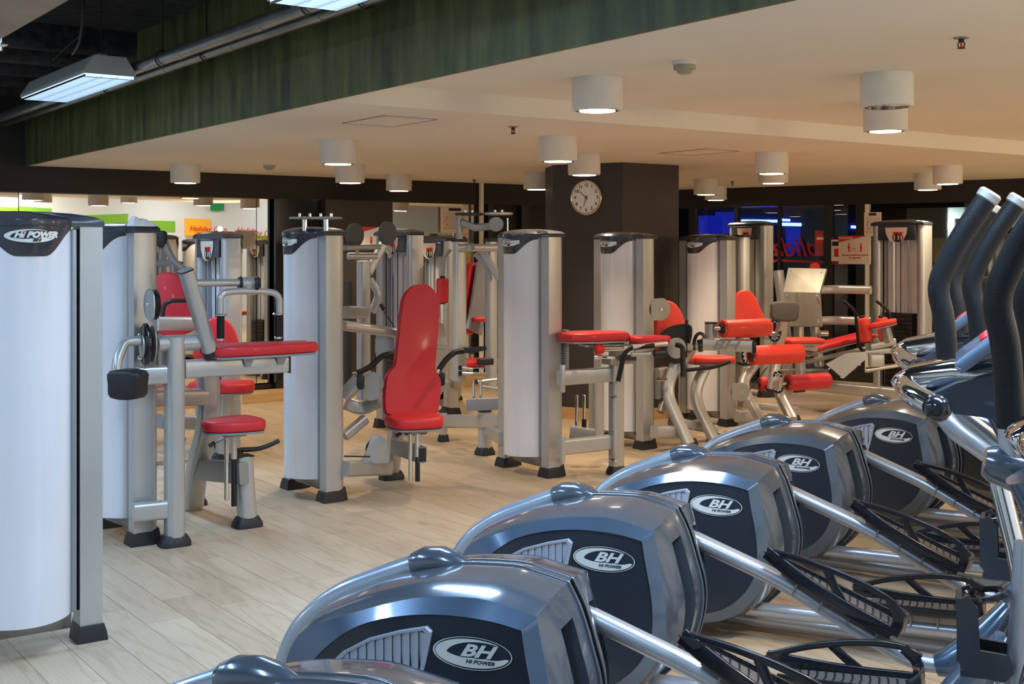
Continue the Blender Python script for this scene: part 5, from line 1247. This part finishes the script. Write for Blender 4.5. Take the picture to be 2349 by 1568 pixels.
# numbered posters
def numbered(c, ax, w_, h_, lb):
    t, fn = poster('poster', c, ax, w_, h_, lb); m = MB(); rect(m, fn, -w_*.22, h_*.36, w_*.22, h_*.47); 
    for i in range(6): 
        for k in range(3): rect(m, fn, -w_*.3, h_*(.26-.11*i-.03*k), w_*.4, h_*(.265-.11*i-.03*k))
    m.build('dark_print', inkM, t); m = MB()
    for i in range(5): put(m, text_geo(str(i+1), h_*.13, 0, .001), lambda x, y, d: fn(x-w_*(.36 if i % 2 == 0 else .30), y+h_*(.24-.14*i), d), .001)
    m.build('red_numbers', redI, t)
numbered(W(tpx(1050), -.07, HC+(576-503)*14.6/F), U, .40, .31, 'numbered instruction poster on the mirror behind the cable machine')
numbered(P(2002, 514, 13.5), GD, .19, .26, 'numbered instruction poster behind the leg press tower')
t, fn = poster('poster', W(tpx(1075), -.07, HC-(598-576)*14.8/F), U, .15, .25, 'small poster of green, orange and blue blocks behind the cable machine')
for nm, m_, y0, y1 in (('green_block', limeM, .045, .12), ('orange_block', orM, -.035, .04), ('blue_block', blM, -.115, -.04)):
    m = MB(); rect(m, fn, -.07, y0, .07, y1); m.build(nm, m_, t)
    m = MB()
    for x in (-.04, 0, .04): put(m, disc_geo(.008, .018, 10), lambda X, Y, d: fn(X+x, Y+(y0+y1)/2, d), .001)
    m.build('pale_figures', paperM, t)
t, fn = poster('poster', P(845, 545, 12.6), U, .26, .22, 'white poster with a red corner behind the black disc pads', white)
m = MB(); m.add([fn(-.13, .11, .0005), fn(-.13, .04, .0005), fn(.12, .11, .0005)], [(0, 1, 2)]); m.build('red_corner', redI, t)
m = MB(); put(m, disc_geo(.012, .012, 12), lambda x, y, d: fn(x+.03, y, d), .001); rect(m, fn, .018, -.06, .042, -.015, .001); put(m, disc_geo(.005, .005, 10), lambda x, y, d: fn(x-.03, y-.04, d), .001); m.build('red_figure', redI, t)
# red script on the glass, reversed as seen from inside
def script(txt, c, ax, size, m_, lb, up=Z, shear=.35):
    c = Vector(c); ax = Vector(ax).normalized(); t = thing('lettering', lb, 'lettering', c)
    fn = plane_fn(c, ax, up); m = MB(); put(m, text_geo(txt, size, shear, size*.012), fn, 0); m.build('script', m_, t)
    m = MB(); m.add([fn(-size*1.6, -size*.62, 0), fn(size*1.3, -size*.48, 0), fn(size*1.3, -size*.42, 0), fn(-size*1.6, -size*.50, 0)], [(0, 1, 2, 3)]); m.build('underline', m_, t)
script('Holiday', G(gpx(1842), .03, HC-(568-576)*14.9/F), -GD, .34, redN, 'red script lettering seen reversed on the front glass')
t = thing('no_entry_sign', 'round red and white notice on the glass left of the door', 'sign', G(gpx(1884), .03, 1.7))
fn = plane_fn(G(gpx(1884), .03, 1.70), GD, Z)
m = MB(); rect(m, fn, -.07, -.16, .07, .16); m.build('sheet', mat('dim_pink', (.35, .06, .10), .6), t)
m = MB(); put(m, disc_geo(.055, .06), lambda x, y, d: fn(x, y+.06, d), .001); m.build('red_disc', redI, t); m = MB(); rect(m, fn, -.045, .045, .045, .075, .002); m.build('white_bar', white, t)

# ---- things that the mirror shows on the rear wall
def script_rear(tx, z, size, lb, mm_): script('Holiday Gym', W(tx, BW-.05, z), -U*-1, size, mm_, lb)
rw = W(2.2, BW-.03, 0)
def mirrored(name, tpos, z, w_, h_, m_, lb, cat):
    c = W(tpos, BW-.06, z); o = MB().box(c, U, V, Z, w_, .02, h_).build(name, m_, org=c); tag(o, lb, cat); return c
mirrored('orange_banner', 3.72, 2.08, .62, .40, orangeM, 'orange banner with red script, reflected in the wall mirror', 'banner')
mirrored('exit_sign', 4.2, 2.57, .32, .17, signG, 'green exit sign reflected in the wall mirror', 'sign')
for tx, lb in ((3.95, 'red script on the orange banner, reflected in the mirror'), (5.08, 'red script right of the orange banner, reflected in the mirror')):
    script('Holiday Gym', W(tx, BW-.10, 2.04), U, .17, redI, lb)
print('objects', len(bpy.data.objects), 'tris', sum(len(m.polygons) for m in bpy.data.meshes))
